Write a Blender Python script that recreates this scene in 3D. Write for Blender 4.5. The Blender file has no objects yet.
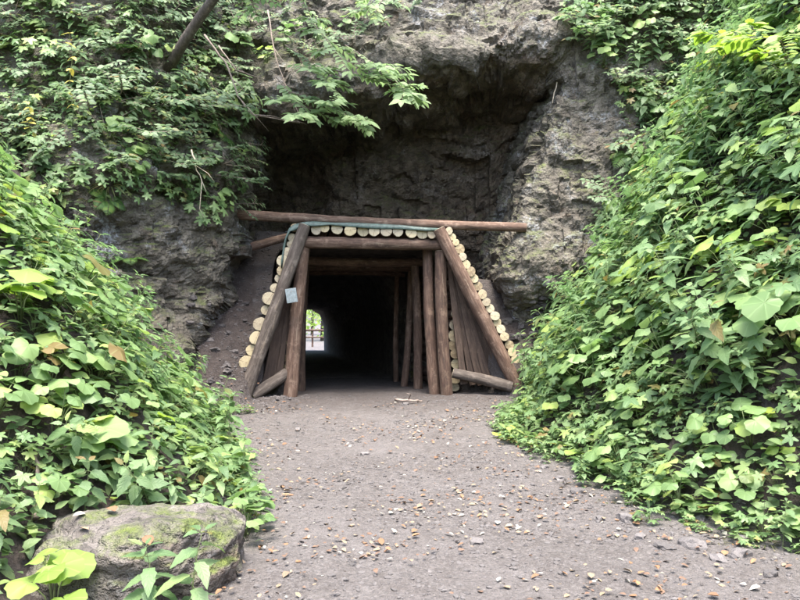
import bpy, math, random
import numpy as np
from mathutils import Vector, Matrix, Quaternion

# ------------------------------------------------------------------ scene, camera, sky, sun
scene = bpy.context.scene
col = scene.collection
FOC, CX, CY = 768.0, 400.0, 300.0          # photograph: 800 x 600
CAMZ = 1.6
PITCH = math.atan(32.0 / FOC)
cam_d = bpy.data.cameras.new('camera')
cam_d.sensor_width = 36.0
cam_d.lens = 36.0 * FOC / 800.0
cam_d.clip_start = 0.05
cam_d.clip_end = 2000
cam = bpy.data.objects.new('camera', cam_d)
col.objects.link(cam)
cam.location = (0, 0, CAMZ)
cam.rotation_euler = (math.pi / 2 + PITCH, 0, 0)
scene.camera = cam

SUN_EL, SUN_AZ = math.radians(70), math.radians(176)     # azimuth clockwise from +Y
world = bpy.data.worlds.new('World')
scene.world = world
world.use_nodes = True
wn = world.node_tree
wn.nodes.clear()
wo = wn.nodes.new('ShaderNodeOutputWorld')
wb = wn.nodes.new('ShaderNodeBackground')
ws = wn.nodes.new('ShaderNodeTexSky')
ws.sky_type = 'NISHITA'
ws.sun_disc = False
ws.sun_elevation = SUN_EL
ws.sun_rotation = SUN_AZ
ws.air_density = 1.0
ws.dust_density = 4.0
ws.ozone_density = 1.0
wb.inputs['Strength'].default_value = 0.15
wn.links.new(ws.outputs[0], wb.inputs[0])
wn.links.new(wb.outputs[0], wo.inputs[0])

sun_d = bpy.data.lights.new('sun', 'SUN')
sun_d.energy = 1.5
sun_d.angle = math.radians(28)
sun_d.color = (1.0, 0.96, 0.89)
sun = bpy.data.objects.new('sun', sun_d)
col.objects.link(sun)
sdir = Vector((math.sin(SUN_AZ) * math.cos(SUN_EL), math.cos(SUN_AZ) * math.cos(SUN_EL), math.sin(SUN_EL)))
sun.rotation_euler = sdir.to_track_quat('Z', 'Y').to_euler()
sun.location = (6, -10, 20)

scene.render.engine = 'CYCLES'
cyc = scene.cycles
cyc.max_bounces = 6; cyc.diffuse_bounces = 3; cyc.glossy_bounces = 2; cyc.transmission_bounces = 3; cyc.transparent_max_bounces = 4
cyc.caustics_reflective = False; cyc.caustics_refractive = False
vs = scene.view_settings
vs.view_transform = 'Standard'
vs.look = 'None'
vs.exposure = 2.55
vs.gamma = 1.0
vs.use_curve_mapping = False

R = random.Random(11)
NP = np.random.RandomState(7)

# ------------------------------------------------------------------ pixel helpers
cp, sp = math.cos(PITCH), math.sin(PITCH)
def ray(px, py):
    a = (px - CX) / FOC; b = (CY - py) / FOC
    return Vector((a, cp - b * sp, sp + b * cp))
def at(px, py, Y):                              # point on the pixel's ray at depth Y (world y)
    d = ray(px, py)
    return Vector((0, 0, CAMZ)) + d * (Y / d.y)
def project(x, y, z):                           # numpy or scalar
    zz = z - CAMZ
    yc = y * cp + zz * sp
    zc = -y * sp + zz * cp
    yc = np.maximum(yc, 0.05)
    return CX + FOC * x / yc, CY - FOC * zc / yc

# ------------------------------------------------------------------ noise
_perm = NP.permutation(256)
_perm = np.concatenate([_perm, _perm, _perm])
_grad = NP.normal(size=(256, 3)); _grad /= np.linalg.norm(_grad, axis=1)[:, None]
def perlin(p):
    p = np.asarray(p, float)
    i = np.floor(p).astype(int); f = p - i
    i &= 255
    u = f * f * f * (f * (f * 6 - 15) + 10)
    out = 0
    for dx in (0, 1):
        wx = u[:, 0] if dx else 1 - u[:, 0]
        for dy in (0, 1):
            wy = u[:, 1] if dy else 1 - u[:, 1]
            for dz in (0, 1):
                wz = u[:, 2] if dz else 1 - u[:, 2]
                h = _perm[_perm[_perm[(i[:, 0] + dx) & 255] + ((i[:, 1] + dy) & 255)] + ((i[:, 2] + dz) & 255)]
                g = _grad[h]
                d = (g * (f - np.array([dx, dy, dz]))).sum(1)
                out = out + wx * wy * wz * d
    return out
def fbm(p, octv=4, lac=2.1, gain=0.5):
    a = 1.0; s = 0; q = np.array(p, float)
    for _ in range(octv):
        s = s + a * perlin(q); q = q * lac + 17.3; a *= gain
    return s
def ridged(p, octv=3):
    a = 1.0; s = 0; q = np.array(p, float)
    for _ in range(octv):
        s = s + a * (1 - 2.2 * np.abs(perlin(q))); q = q * 2.1 + 9.7; a *= 0.5
    return s
_cellr = NP.rand(4096, 4)
def worley(p):                                  # F1, F2-F1 edge and a random value per cell
    p = np.asarray(p, float); i = np.floor(p).astype(int)
    f1 = np.full(len(p), 9.0); f2 = np.full(len(p), 9.0); v = np.zeros(len(p))
    for dx in (-1, 0, 1):
        for dy in (-1, 0, 1):
            for dz in (-1, 0, 1):
                c = i + np.array([dx, dy, dz])
                h = (c[:, 0] * 73856093 ^ c[:, 1] * 19349663 ^ c[:, 2] * 83492791) & 4095
                r = _cellr[h]
                d = np.linalg.norm(c + r[:, :3] - p, axis=1)
                n = d < f1
                f2 = np.where(n, f1, np.minimum(f2, d)); v = np.where(n, r[:, 3], v); f1 = np.where(n, d, f1)
    return f1, f2 - f1, v
_cdir = NP.normal(size=(4096, 3)); _cdir /= np.linalg.norm(_cdir, axis=1)[:, None]
def facets(p, tilt=0.7, k=0.55, var=0.7):       # lower envelope of tilted bowls: packed angular stones with crisp joints
    p = np.asarray(p, float); i = np.floor(p).astype(int); out = np.full(len(p), 9.0)
    for dx in (-1, 0, 1):
        for dy in (-1, 0, 1):
            for dz in (-1, 0, 1):
                c = i + np.array([dx, dy, dz])
                h = (c[:, 0] * 73856093 ^ c[:, 1] * 19349663 ^ c[:, 2] * 83492791) & 4095
                e = p - (c + _cellr[h][:, :3])
                out = np.minimum(out, var * _cellr[h][:, 3] + tilt * (e * _cdir[h]).sum(1) + k * (e * e).sum(1))
    return out - 0.1
def sstep(a, b, x):
    t = np.clip((x - a) / (b - a), 0, 1)
    return t * t * (3 - 2 * t)

# ------------------------------------------------------------------ materials
def new_mat(name):
    m = bpy.data.materials.new(name); m.use_nodes = True
    nt = m.node_tree; nt.nodes.clear()
    out = nt.nodes.new('ShaderNodeOutputMaterial')
    b = nt.nodes.new('ShaderNodeBsdfPrincipled')
    nt.links.new(b.outputs[0], out.inputs[0])
    return m, nt, b, out
def nd(nt, typ, **kw):
    n = nt.nodes.new(typ)
    for k, v in kw.items():
        if k in n.inputs.keys(): n.inputs[k].default_value = v
        else: setattr(n, k, v)
    return n
def ramp(nt, fac, stops):
    r = nt.nodes.new('ShaderNodeValToRGB')
    e = r.color_ramp.elements
    while len(e) < len(stops): e.new(0.5)
    for k, (p, c) in enumerate(stops):
        e[k].position = p; e[k].color = (*c, 1) if len(c) == 3 else c
    nt.links.new(fac, r.inputs[0])
    return r.outputs[0]
def mix(nt, fac, a, b, blend='MIX'):
    m = nt.nodes.new('ShaderNodeMix'); m.data_type = 'RGBA'; m.blend_type = blend
    for s, v in ((0, fac), (6, a), (7, b)):
        if hasattr(v, 'type') and hasattr(v, 'links'): nt.links.new(v, m.inputs[s])
        elif isinstance(v, (int, float)): m.inputs[s].default_value = v
        else: m.inputs[s].default_value = (*v, 1)
    return m.outputs[2]
def noise(nt, vec, scale, detail=6, rough=0.6, dist=0.0):
    n = nd(nt, 'ShaderNodeTexNoise', Scale=scale, Detail=detail, Roughness=rough, Distortion=dist)
    nt.links.new(vec, n.inputs['Vector'])
    return n.outputs[0]
def voro(nt, vec, scale, feature='F1', out='Distance'):
    n = nt.nodes.new('ShaderNodeTexVoronoi'); n.feature = feature
    n.inputs['Scale'].default_value = scale
    nt.links.new(vec, n.inputs['Vector'])
    return n.outputs[out]
def math_(nt, op, a, b=0.0):
    m = nt.nodes.new('ShaderNodeMath'); m.operation = op
    for s, v in ((0, a), (1, b)):
        if hasattr(v, 'links'): nt.links.new(v, m.inputs[s])
        else: m.inputs[s].default_value = v
    return m.outputs[0]
def bump(nt, h, strength, dist, prev=None):
    b = nd(nt, 'ShaderNodeBump', Strength=strength, Distance=dist)
    nt.links.new(h, b.inputs['Height'])
    if prev is not None: nt.links.new(prev, b.inputs['Normal'])
    return b.outputs[0]
def objco(nt):
    return nt.nodes.new('ShaderNodeTexCoord').outputs['Object']
def attr(nt, name):
    a = nt.nodes.new('ShaderNodeAttribute'); a.attribute_name = name
    return a.outputs['Fac']
def orand(nt):
    return nt.nodes.new('ShaderNodeObjectInfo').outputs['Random']

def rock_material(name, base, light, dark, moss=0.5, pale=0.5):
    m, nt, b, out = new_mat(name)
    co = objco(nt)
    n1 = noise(nt, co, 0.9, 5, 0.65, 0.4)
    n2 = noise(nt, co, 5.5, 5, 0.7)
    n3 = noise(nt, co, 22, 4, 0.7)
    v1 = voro(nt, co, 9.0); vc = voro(nt, co, 9.0, 'F1', 'Color')
    v2 = voro(nt, co, 26.0)
    c = ramp(nt, n1, [(0.30, dark), (0.5, base), (0.72, light)])
    c2 = ramp(nt, n2, [(0.32, [x * 0.3 for x in base]), (0.5, base), (0.74, [min(1, x * 1.7) for x in light])])
    c = mix(nt, 0.55, c, c2)
    bw = nt.nodes.new('ShaderNodeRGBToBW'); nt.links.new(vc, bw.inputs[0])
    c = mix(nt, 0.45, c, ramp(nt, bw.outputs[0], [(0.15, [x * 0.35 for x in base]), (0.5, base), (0.85, [x * 1.25 for x in light])]))
    # pale mineral crust / lichen blotches with ragged edges
    pn = noise(nt, co, 1.7, 6, 0.75, 0.6)
    pm = ramp(nt, pn, [(0.585 - 0.05 * pale, (0, 0, 0)), (0.68, (pale, pale, pale))])
    pn2 = ramp(nt, n3, [(0.42, (0, 0, 0)), (0.6, (1, 1, 1))])
    pmix = nt.nodes.new('ShaderNodeMath'); pmix.operation = 'MULTIPLY'
    nt.links.new(pm, pmix.inputs[0]); nt.links.new(pn2, pmix.inputs[1])
    c = mix(nt, pmix.outputs[0], c, (0.34, 0.36, 0.385))
    # rusty soil stains
    sn = ramp(nt, noise(nt, co, 2.6, 7, 0.7), [(0.57, (0, 0, 0)), (0.7, (0.6, 0.6, 0.6))])
    c = mix(nt, sn, c, (0.13, 0.085, 0.055))
    # moss where the rock faces up
    geo = nt.nodes.new('ShaderNodeNewGeometry')
    sx = nt.nodes.new('ShaderNodeSeparateXYZ'); nt.links.new(geo.outputs['Normal'], sx.inputs[0])
    mn = math_(nt, 'MULTIPLY', ramp(nt, noise(nt, co, 2.2, 7, 0.7), [(0.45, (0, 0, 0)), (0.62, (1, 1, 1))]),
               ramp(nt, sx.outputs[2], [(0.15, (0, 0, 0)), (0.65, (1, 1, 1))]))
    mn = math_(nt, 'MULTIPLY', mn, moss)
    c = mix(nt, mn, c, ramp(nt, n3, [(0.3, (0.035, 0.05, 0.012)), (0.7, (0.12, 0.15, 0.03))]))
    st = ramp(nt, math_(nt, 'ADD', attr(nt, 'recess_mask'), math_(nt, 'MULTIPLY', math_(nt, 'SUBTRACT', n2, 0.5), 0.8)), [(0.4, (0, 0, 0)), (0.7, (1, 1, 1))])
    c = mix(nt, st, c, mix(nt, 1.0, c, (0.72, 0.62, 0.53), 'MULTIPLY'))  # darker, browner tint multiplied over the walls and roof of the recess
    nt.links.new(c, b.inputs['Base Color'])
    b.inputs['Roughness'].default_value = 0.85
    inv = lambda x: math_(nt, 'SUBTRACT', 1.0, x)
    h = bump(nt, n3, 0.8, 0.03)
    h = bump(nt, inv(v2), 0.5, 0.03, h)
    h = bump(nt, inv(v1), 0.45, 0.05, h)
    h = bump(nt, n2, 0.6, 0.08, h)
    nt.links.new(h, b.inputs['Normal'])
    return m

def ground_material(name):
    m, nt, b, out = new_mat(name)
    co = objco(nt)
    soil = attr(nt, 'soil')
    n1 = noise(nt, co, 1.3, 6, 0.6); n2 = noise(nt, co, 9, 8, 0.7); n3 = noise(nt, co, 60, 4, 0.7)
    vA = voro(nt, co, 38, 'F1', 'Color'); vAd = voro(nt, co, 38)
    vB = voro(nt, co, 85, 'F1', 'Color'); vBd = voro(nt, co, 85)
    bwA = nt.nodes.new('ShaderNodeRGBToBW'); nt.links.new(vA, bwA.inputs[0])
    bwB = nt.nodes.new('ShaderNodeRGBToBW'); nt.links.new(vB, bwB.inputs[0])
    g = ramp(nt, bwA.outputs[0], [(0.1, (0.064, 0.056, 0.053)), (0.5, (0.110, 0.098, 0.092)), (0.9, (0.180, 0.165, 0.157))])
    g2 = ramp(nt, bwB.outputs[0], [(0.1, (0.062, 0.054, 0.051)), (0.55, (0.112, 0.100, 0.094)), (0.95, (0.225, 0.208, 0.198))])
    g = mix(nt, 0.55, g, g2)
    g = mix(nt, ramp(nt, n2, [(0.35, (0, 0, 0)), (0.7, (0.6, 0.6, 0.6))]), g, (0.050, 0.039, 0.032))
    g = mix(nt, ramp(nt, n1, [(0.35, (0, 0, 0)), (0.7, (0.5, 0.5, 0.5))]), g, (0.158, 0.144, 0.138))
    s = ramp(nt, n2, [(0.25, (0.014, 0.010, 0.009)), (0.5, (0.040, 0.030, 0.026)), (0.8, (0.085, 0.068, 0.060))])
    s = mix(nt, ramp(nt, n3, [(0.4, (0, 0, 0)), (0.75, (0.3, 0.3, 0.3))]), s, (0.12, 0.10, 0.092))
    e = math_(nt, 'ADD', soil, math_(nt, 'MULTIPLY', math_(nt, 'SUBTRACT', n2, 0.5), 0.9))
    c = mix(nt, ramp(nt, e, [(0.25, (0, 0, 0)), (0.85, (1, 1, 1))]), g, s)
    nt.links.new(c, b.inputs['Base Color'])
    b.inputs['Roughness'].default_value = 0.93
    h = bump(nt, math_(nt, 'SUBTRACT', 1.0, vBd), 0.55, 0.008)
    h = bump(nt, math_(nt, 'SUBTRACT', 1.0, vAd), 0.6, 0.015, h)
    h = bump(nt, n2, 0.9, 0.07, h)
    nt.links.new(h, b.inputs['Normal'])
    return m

def bark_material(name, dark, mid, light):
    m, nt, b, out = new_mat(name)
    co = objco(nt)
    mp = nt.nodes.new('ShaderNodeMapping'); mp.inputs['Scale'].default_value = (1, 1, 0.16)
    nt.links.new(co, mp.inputs[0])
    oi = orand(nt)
    n1 = noise(nt, mp.outputs[0], 26, 7, 0.7); n2 = noise(nt, co, 7, 6, 0.7)
    n3 = noise(nt, mp.outputs[0], 9, 6, 0.65, 0.5)
    c = ramp(nt, n1, [(0.28, dark), (0.5, mid), (0.75, light)])
    c = mix(nt, ramp(nt, n2, [(0.54, (0, 0, 0)), (0.66, (0.8, 0.8, 0.8))]), c, light)         # scraped bark
    c = mix(nt, ramp(nt, n3, [(0.60, (0, 0, 0)), (0.68, (0.75, 0.75, 0.75))]), c, (0.31, 0.25, 0.185))
    c = mix(nt, ramp(nt, noise(nt, co, 3.1, 5, 0.6), [(0.5, (0, 0, 0)), (0.75, (0.7, 0.7, 0.7))]), c, (0.042, 0.029, 0.02))
    hsv = nt.nodes.new('ShaderNodeHueSaturation'); nt.links.new(c, hsv.inputs['Color'])
    nt.links.new(math_(nt, 'ADD', math_(nt, 'MULTIPLY', oi, 0.5), 0.75), hsv.inputs['Value'])
    nt.links.new(hsv.outputs[0], b.inputs['Base Color'])
    b.inputs['Roughness'].default_value = 0.85
    h = bump(nt, n1, 0.8, 0.012); h = bump(nt, n3, 0.5, 0.02, h)
    nt.links.new(h, b.inputs['Normal'])
    return m

def cut_material(name, stain):
    m, nt, b, out = new_mat(name)
    co = objco(nt); oi = orand(nt)
    sx = nt.nodes.new('ShaderNodeSeparateXYZ'); nt.links.new(co, sx.inputs[0])
    cb = nt.nodes.new('ShaderNodeCombineXYZ'); nt.links.new(sx.outputs[0], cb.inputs[0]); nt.links.new(sx.outputs[1], cb.inputs[1])
    wv = nt.nodes.new('ShaderNodeTexWave'); wv.wave_type = 'RINGS'; wv.rings_direction = 'Z'
    wv.inputs['Scale'].default_value = 34; wv.inputs['Distortion'].default_value = 2.5; wv.inputs['Detail'].default_value = 3
    nt.links.new(cb.outputs[0], wv.inputs['Vector'])
    c = ramp(nt, wv.outputs['Fac'], [(0.1, (0.33, 0.255, 0.135)), (0.7, (0.47, 0.41, 0.26))])
    n = noise(nt, co, 16, 5, 0.7)
    add = math_(nt, 'ADD', n, math_(nt, 'MULTIPLY', math_(nt, 'SUBTRACT', oi, 0.5), 0.45))
    c = mix(nt, ramp(nt, add, [(0.50 - stain * 0.2, (0, 0, 0)), (0.78 - stain * 0.1, (0.9, 0.9, 0.9))]), c, (0.15, 0.105, 0.06))
    fr = math_(nt, 'FRACT', math_(nt, 'MULTIPLY', oi, 7.3))
    c = mix(nt, ramp(nt, fr, [(0.2, (0, 0, 0)), (0.9, (0.5, 0.5, 0.5))]), c, (0.45, 0.42, 0.33))
    ln = nt.nodes.new('ShaderNodeVectorMath'); ln.operation = 'LENGTH'; nt.links.new(cb.outputs[0], ln.inputs[0])
    c = mix(nt, ramp(nt, ln.outputs['Value'], [(0.004, (0.7, 0.7, 0.7)), (0.014, (0, 0, 0))]), c, (0.20, 0.13, 0.07))
    an = math_(nt, 'ABSOLUTE', math_(nt, 'SINE', math_(nt, 'ADD', math_(nt, 'ARCTAN2', sx.outputs[0], sx.outputs[1]), math_(nt, 'MULTIPLY', oi, 9))))
    c = mix(nt, ramp(nt, an, [(0.03, (0.75, 0.75, 0.75)), (0.10, (0, 0, 0))]), c, (0.12, 0.08, 0.05))
    nt.links.new(c, b.inputs['Base Color'])
    b.inputs['Roughness'].default_value = 0.75
    nt.links.new(bump(nt, wv.outputs['Fac'], 0.3, 0.003), b.inputs['Normal'])
    return m

def leaf_material(name, dark, mid, light, yellow=0.06, trans=0.42, rough=0.5, radial=False):
    m, nt, b, out = new_mat(name)
    oi = orand(nt); lv = attr(nt, 'lv')
    r = math_(nt, 'FRACT', math_(nt, 'ADD', oi, math_(nt, 'MULTIPLY', lv, 0.77)))
    c = ramp(nt, r, [(0.0, (0.20, 0.14, 0.06)), (0.02, (0.16, 0.15, 0.05)), (0.03, dark), (0.45, mid), (0.93 - yellow, light), (1.0, (light[0] * 1.3, light[1] * 1.15, light[2] * 0.8))])
    tc = nt.nodes.new('ShaderNodeTexCoord')
    sx = nt.nodes.new('ShaderNodeSeparateXYZ'); nt.links.new(tc.outputs['UV'], sx.inputs[0])
    au = math_(nt, 'ABSOLUTE', sx.outputs[0])
    if radial:
        an = math_(nt, 'ARCTAN2', sx.outputs[0], sx.outputs[1])
        vein = math_(nt, 'ABSOLUTE', math_(nt, 'SINE', math_(nt, 'MULTIPLY', an, 3.5)))
    else:
        vein = math_(nt, 'ABSOLUTE', math_(nt, 'SINE', math_(nt, 'MULTIPLY', math_(nt, 'SUBTRACT', sx.outputs[1], math_(nt, 'MULTIPLY', au, 0.28)), 20)))
        vein = math_(nt, 'MINIMUM', vein, math_(nt, 'MULTIPLY', au, 6.0))
    vm = ramp(nt, vein, [(0.0, (0.22, 0.22, 0.22)), (0.30, (0, 0, 0))])
    c = mix(nt, vm, c, [min(1, x * 1.5 + 0.02) for x in light])
    nt.links.new(c, b.inputs['Base Color'])
    b.inputs['Roughness'].default_value = rough
    b.inputs['Specular IOR Level'].default_value = 0.4
    nt.links.new(bump(nt, vein, 0.35, 0.004), b.inputs['Normal'])
    t = nt.nodes.new('ShaderNodeBsdfTranslucent')
    hs = nd(nt, 'ShaderNodeHueSaturation', Saturation=1.15, Value=1.5)
    nt.links.new(c, hs.inputs['Color']); nt.links.new(hs.outputs[0], t.inputs[0])
    mx = nt.nodes.new('ShaderNodeMixShader'); mx.inputs[0].default_value = trans
    nt.links.new(b.outputs[0], mx.inputs[1]); nt.links.new(t.outputs[0], mx.inputs[2])
    nt.links.new(mx.outputs[0], out.inputs[0])
    return m

def plain(name, c, rough=0.8, var=0.25, scale=20, bumps=0.3):
    m, nt, b, out = new_mat(name)
    co = objco(nt); n = noise(nt, co, scale, 6, 0.65)
    cc = ramp(nt, n, [(0.3, [x * (1 - var) for x in c]), (0.7, [min(1, x * (1 + var)) for x in c])])
    hs = nt.nodes.new('ShaderNodeHueSaturation'); nt.links.new(cc, hs.inputs['Color'])
    nt.links.new(math_(nt, 'ADD', math_(nt, 'MULTIPLY', orand(nt), 0.7), 0.65), hs.inputs['Value'])
    nt.links.new(hs.outputs[0], b.inputs['Base Color'])
    b.inputs['Roughness'].default_value = rough
    nt.links.new(bump(nt, n, bumps, 0.01), b.inputs['Normal'])
    return m

M = {}
M['rock'] = rock_material('conglomerate_rock', (0.092, 0.080, 0.062), (0.158, 0.144, 0.119), (0.042, 0.034, 0.025), 0.8, 0.9)
M['boulder'] = rock_material('mossy_boulder', (0.105, 0.092, 0.082), (0.165, 0.148, 0.133), (0.055, 0.046, 0.039), 1.3, 0.4)
M['tunnel'] = rock_material('tunnel_rock', (0.12, 0.105, 0.09), (0.18, 0.16, 0.14), (0.06, 0.05, 0.045), 0.0, 0.1)
M['ground'] = ground_material('gravel_and_soil')
M['stone'] = plain('stone', (0.120, 0.110, 0.106), 0.88, 0.4, 14, 0.6)
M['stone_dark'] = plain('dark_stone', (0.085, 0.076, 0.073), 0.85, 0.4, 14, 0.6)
M['bark'] = bark_material('spruce_bark', (0.016, 0.009, 0.006), (0.070, 0.040, 0.027), (0.17, 0.115, 0.080))
M['bark_pink'] = bark_material('peeled_bark', (0.026, 0.014, 0.010), (0.095, 0.056, 0.038), (0.22, 0.155, 0.115))
M['bark_grey'] = bark_material('grey_bark', (0.025, 0.018, 0.014), (0.080, 0.063, 0.051), (0.20, 0.168, 0.142))
M['cut'] = cut_material('fresh_cut_wood', 0.0)
M['cut_old'] = cut_material('weathered_cut_wood', 0.75)
M['plank'] = bark_material('dark_plank', (0.016, 0.010, 0.007), (0.050, 0.032, 0.023), (0.095, 0.066, 0.048))
M['tarp'] = plain('green_membrane', (0.045, 0.070, 0.060), 0.5, 0.5, 25, 0.5)
M['sign'] = plain('sign_paint', (0.16, 0.19, 0.195), 0.5, 0.35, 30, 0.1)
M['nettle'] = leaf_material('nettle_leaf', (0.085, 0.150, 0.062), (0.138, 0.222, 0.094), (0.195, 0.285, 0.135))
M['broad'] = leaf_material('broad_leaf', (0.098, 0.165, 0.060), (0.155, 0.245, 0.088), (0.210, 0.305, 0.118), 0.12, 0.38, 0.48, True)
M['lobed'] = leaf_material('lobed_leaf', (0.088, 0.155, 0.060), (0.140, 0.222, 0.088), (0.200, 0.288, 0.124), 0.08, 0.36, 0.45, True)
M['shrub'] = leaf_material('shrub_leaf', (0.070, 0.118, 0.058), (0.112, 0.172, 0.085), (0.170, 0.240, 0.125), 0.05, 0.36, 0.42)
M['hang'] = leaf_material('hanging_branch_leaf', (0.13, 0.20, 0.09), (0.20, 0.28, 0.13), (0.27, 0.36, 0.18), 0.05, 0.42)
M['cover'] = leaf_material('ground_cover_leaf', (0.088, 0.145, 0.056), (0.130, 0.200, 0.080), (0.175, 0.250, 0.104), 0.10)
M['fern'] = leaf_material('fern_leaf', (0.05, 0.11, 0.03), (0.08, 0.16, 0.04), (0.11, 0.2, 0.05))
M['grass'] = leaf_material('grass_blade', (0.06, 0.08, 0.025), (0.10, 0.12, 0.04), (0.17, 0.16, 0.07), 0.15)
M['yellow'] = leaf_material('yellowing_leaf', (0.32, 0.30, 0.06), (0.45, 0.41, 0.10), (0.52, 0.46, 0.14), 0.2)
M['lime'] = leaf_material('bright_lime_leaf', (0.165, 0.255, 0.050), (0.220, 0.320, 0.070), (0.265, 0.365, 0.095), 0.05, 0.42, 0.5, True)
M['stem'] = plain('green_stem', (0.10, 0.13, 0.05), 0.6, 0.3, 30, 0.1)
M['twig'] = plain('dry_twig', (0.22, 0.175, 0.145), 0.8, 0.4, 40, 0.4)
M['twig_pale'] = plain('pale_dry_stick', (0.42, 0.36, 0.27), 0.8, 0.3, 40, 0.4)
def dead_leaf(name, c):
    m = plain(name, c, 0.75, 0.35, 60, 0.3)
    return m
M['dead_orange'] = dead_leaf('dead_leaf_orange', (0.20, 0.105, 0.052))
M['dead_tan'] = dead_leaf('dead_leaf_tan', (0.225, 0.165, 0.105))
M['dead_brown'] = dead_leaf('dead_leaf_brown', (0.13, 0.078, 0.05))
M['dead_pale'] = dead_leaf('dead_leaf_pale', (0.30, 0.28, 0.23))

# ------------------------------------------------------------------ mesh builder and object helpers
class MB:
    def __init__(s): s.v = []; s.f = []; s.uv = []; s.lv = []; s.mi = []; s.n = 0
    def add(s, v, f, uv=None, lv=0.0, mi=0):
        v = np.asarray(v, float); k = len(v)
        s.v.append(v); o = s.n
        s.f.extend([tuple(i + o for i in q) for q in f]); s.mi.extend([mi] * len(f))
        s.uv.append(np.asarray(uv, float) if uv is not None else np.zeros((k, 2)))
        s.lv.append(np.full(k, lv)); s.n += k
        return s
    def mesh(s, name, mats, smooth=True):
        me = bpy.data.meshes.new(name)
        V = np.concatenate(s.v)
        me.from_pydata(V.tolist(), [], s.f)
        for m in mats: me.materials.append(m)
        if len(mats) > 1: me.polygons.foreach_set('material_index', s.mi)
        me.polygons.foreach_set('use_smooth', [smooth] * len(me.polygons))
        UV = np.concatenate(s.uv)
        ul = me.uv_layers.new(name='UVMap')
        li = np.zeros(len(me.loops), int); me.loops.foreach_get('vertex_index', li)
        ul.data.foreach_set('uv', UV[li].ravel())
        a = me.attributes.new('lv', 'FLOAT', 'POINT'); a.data.foreach_set('value', np.concatenate(s.lv))
        me.update()
        return me
def link(name, me, parent=None, loc=None, mat=None):
    o = bpy.data.objects.new(name, me)
    col.objects.link(o)
    if parent is not None: o.parent = parent
    if mat is not None: o.matrix_basis = mat
    elif loc is not None: o.location = loc
    return o
def empty(name, loc, rot=None):
    o = bpy.data.objects.new(name, None); o.empty_display_size = 0.1
    col.objects.link(o); o.location = loc
    if rot is not None: o.rotation_euler = rot
    return o
def tag(o, label, cat, group=None):
    o['label'] = label; o['category'] = cat
    if group: o['group'] = group
    return o
def frame(d, up=(0, 0, 1)):                      # rotation with local Z along d
    d = Vector(d).normalized()
    return d.to_track_quat('Z', 'Y').to_matrix().to_4x4()

def tube_into(mb, pts, radii, seg=6, mi=0, lv=0.0, cap=True):
    pts = [Vector(p) for p in pts]; n = len(pts); vs_ = []; fs = []
    prev = None
    for i, p in enumerate(pts):
        t = (pts[min(i + 1, n - 1)] - pts[max(i - 1, 0)]).normalized()
        if prev is None:
            a = t.orthogonal().normalized()
        else:
            a = (prev - t * prev.dot(t)).normalized()
        prev = a; b = t.cross(a)
        for k in range(seg):
            an = 2 * math.pi * k / seg
            vs_.append(p + (a * math.cos(an) + b * math.sin(an)) * radii[i])
    for i in range(n - 1):
        for k in range(seg):
            k2 = (k + 1) % seg
            fs.append((i * seg + k, i * seg + k2, (i + 1) * seg + k2, (i + 1) * seg + k))
    if cap:
        fs.append(tuple(reversed(range(seg)))); fs.append(tuple((n - 1) * seg + k for k in range(seg)))
    mb.add([tuple(v) for v in vs_], fs, None, lv, mi)

def log_mesh(L, r0, r1, seed, mats, seg=16, rows=14, bend=0.012, rough=0.10, oval=0.0, split=False):
    """a round log along local +Z: bark (slot 0) and two cut faces (slot 1)"""
    rr = random.Random(seed); mb = MB()
    ph = [rr.uniform(0, 6.28) for _ in range(4)]
    zs = np.linspace(0, L, rows)
    V = []
    for i, z in enumerate(zs):
        t = z / L
        cx = bend * L * math.sin(math.pi * t + 0.4 * ph[0]) * math.cos(ph[1]); cy = bend * L * math.sin(math.pi * t) * math.sin(ph[1])
        cx -= bend * L * math.sin(0.4 * ph[0]) * math.cos(ph[1]) * (1 - t)
        for k in range(seg):
            a = 2 * math.pi * k / seg
            V.append((a, z, cx, cy, r0 + (r1 - r0) * t))
    V = np.array(V)
    P = np.stack([np.cos(V[:, 0]) * 1.3 + seed * 3.1, np.sin(V[:, 0]) * 1.3, V[:, 1] * 2.0], 1)
    r = V[:, 4] * (1 + rough * 2.0 * fbm(P, 3) + oval * np.cos(2 * V[:, 0] + ph[2]))
    for _ in range(rr.randint(1, 4)):                       # knots
        ka, kz = rr.uniform(0, 6.28), rr.uniform(0.1, 0.9) * L
        da = np.angle(np.exp(1j * (V[:, 0] - ka)))
        r = r * (1 + 0.16 * np.exp(-(da / 0.35) ** 2 - ((V[:, 1] - kz) / 0.06) ** 2))
    X = np.stack([V[:, 2] + np.cos(V[:, 0]) * r, V[:, 3] + np.sin(V[:, 0]) * r, V[:, 1]], 1)
    F = [(i * seg + k, i * seg + (k + 1) % seg, (i + 1) * seg + (k + 1) % seg, (i + 1) * seg + k) for i in range(rows - 1) for k in range(seg)]
    mb.add(X, F)
    for e in (0, rows - 1):
        ring = X[e * seg:(e + 1) * seg].copy(); c = ring.mean(0)
        sg = -1 if e == 0 else 1
        inner = c + (ring - c) * 0.94; inner[:, 2] += sg * 0.003
        cc = c.copy(); cc[2] += sg * 0.003
        vv = np.concatenate([ring, inner, cc[None]])
        ff = []
        for k in range(seg):
            k2 = (k + 1) % seg
            q = (k, k2, seg + k2, seg + k); t = (seg + k, seg + k2, 2 * seg)
            if e == 0: q = q[::-1]; t = t[::-1]
            ff += [q, t]
        if split and e == 0: cap = MB().add(vv, ff).mesh('cut_end', [mats[1]], False)
        else: mb.add(vv, ff, None, 0, 1)
    me = mb.mesh('log', mats)
    for pl in me.polygons:
        if pl.material_index == 1: pl.use_smooth = False
    return (me, cap) if split else me

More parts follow.
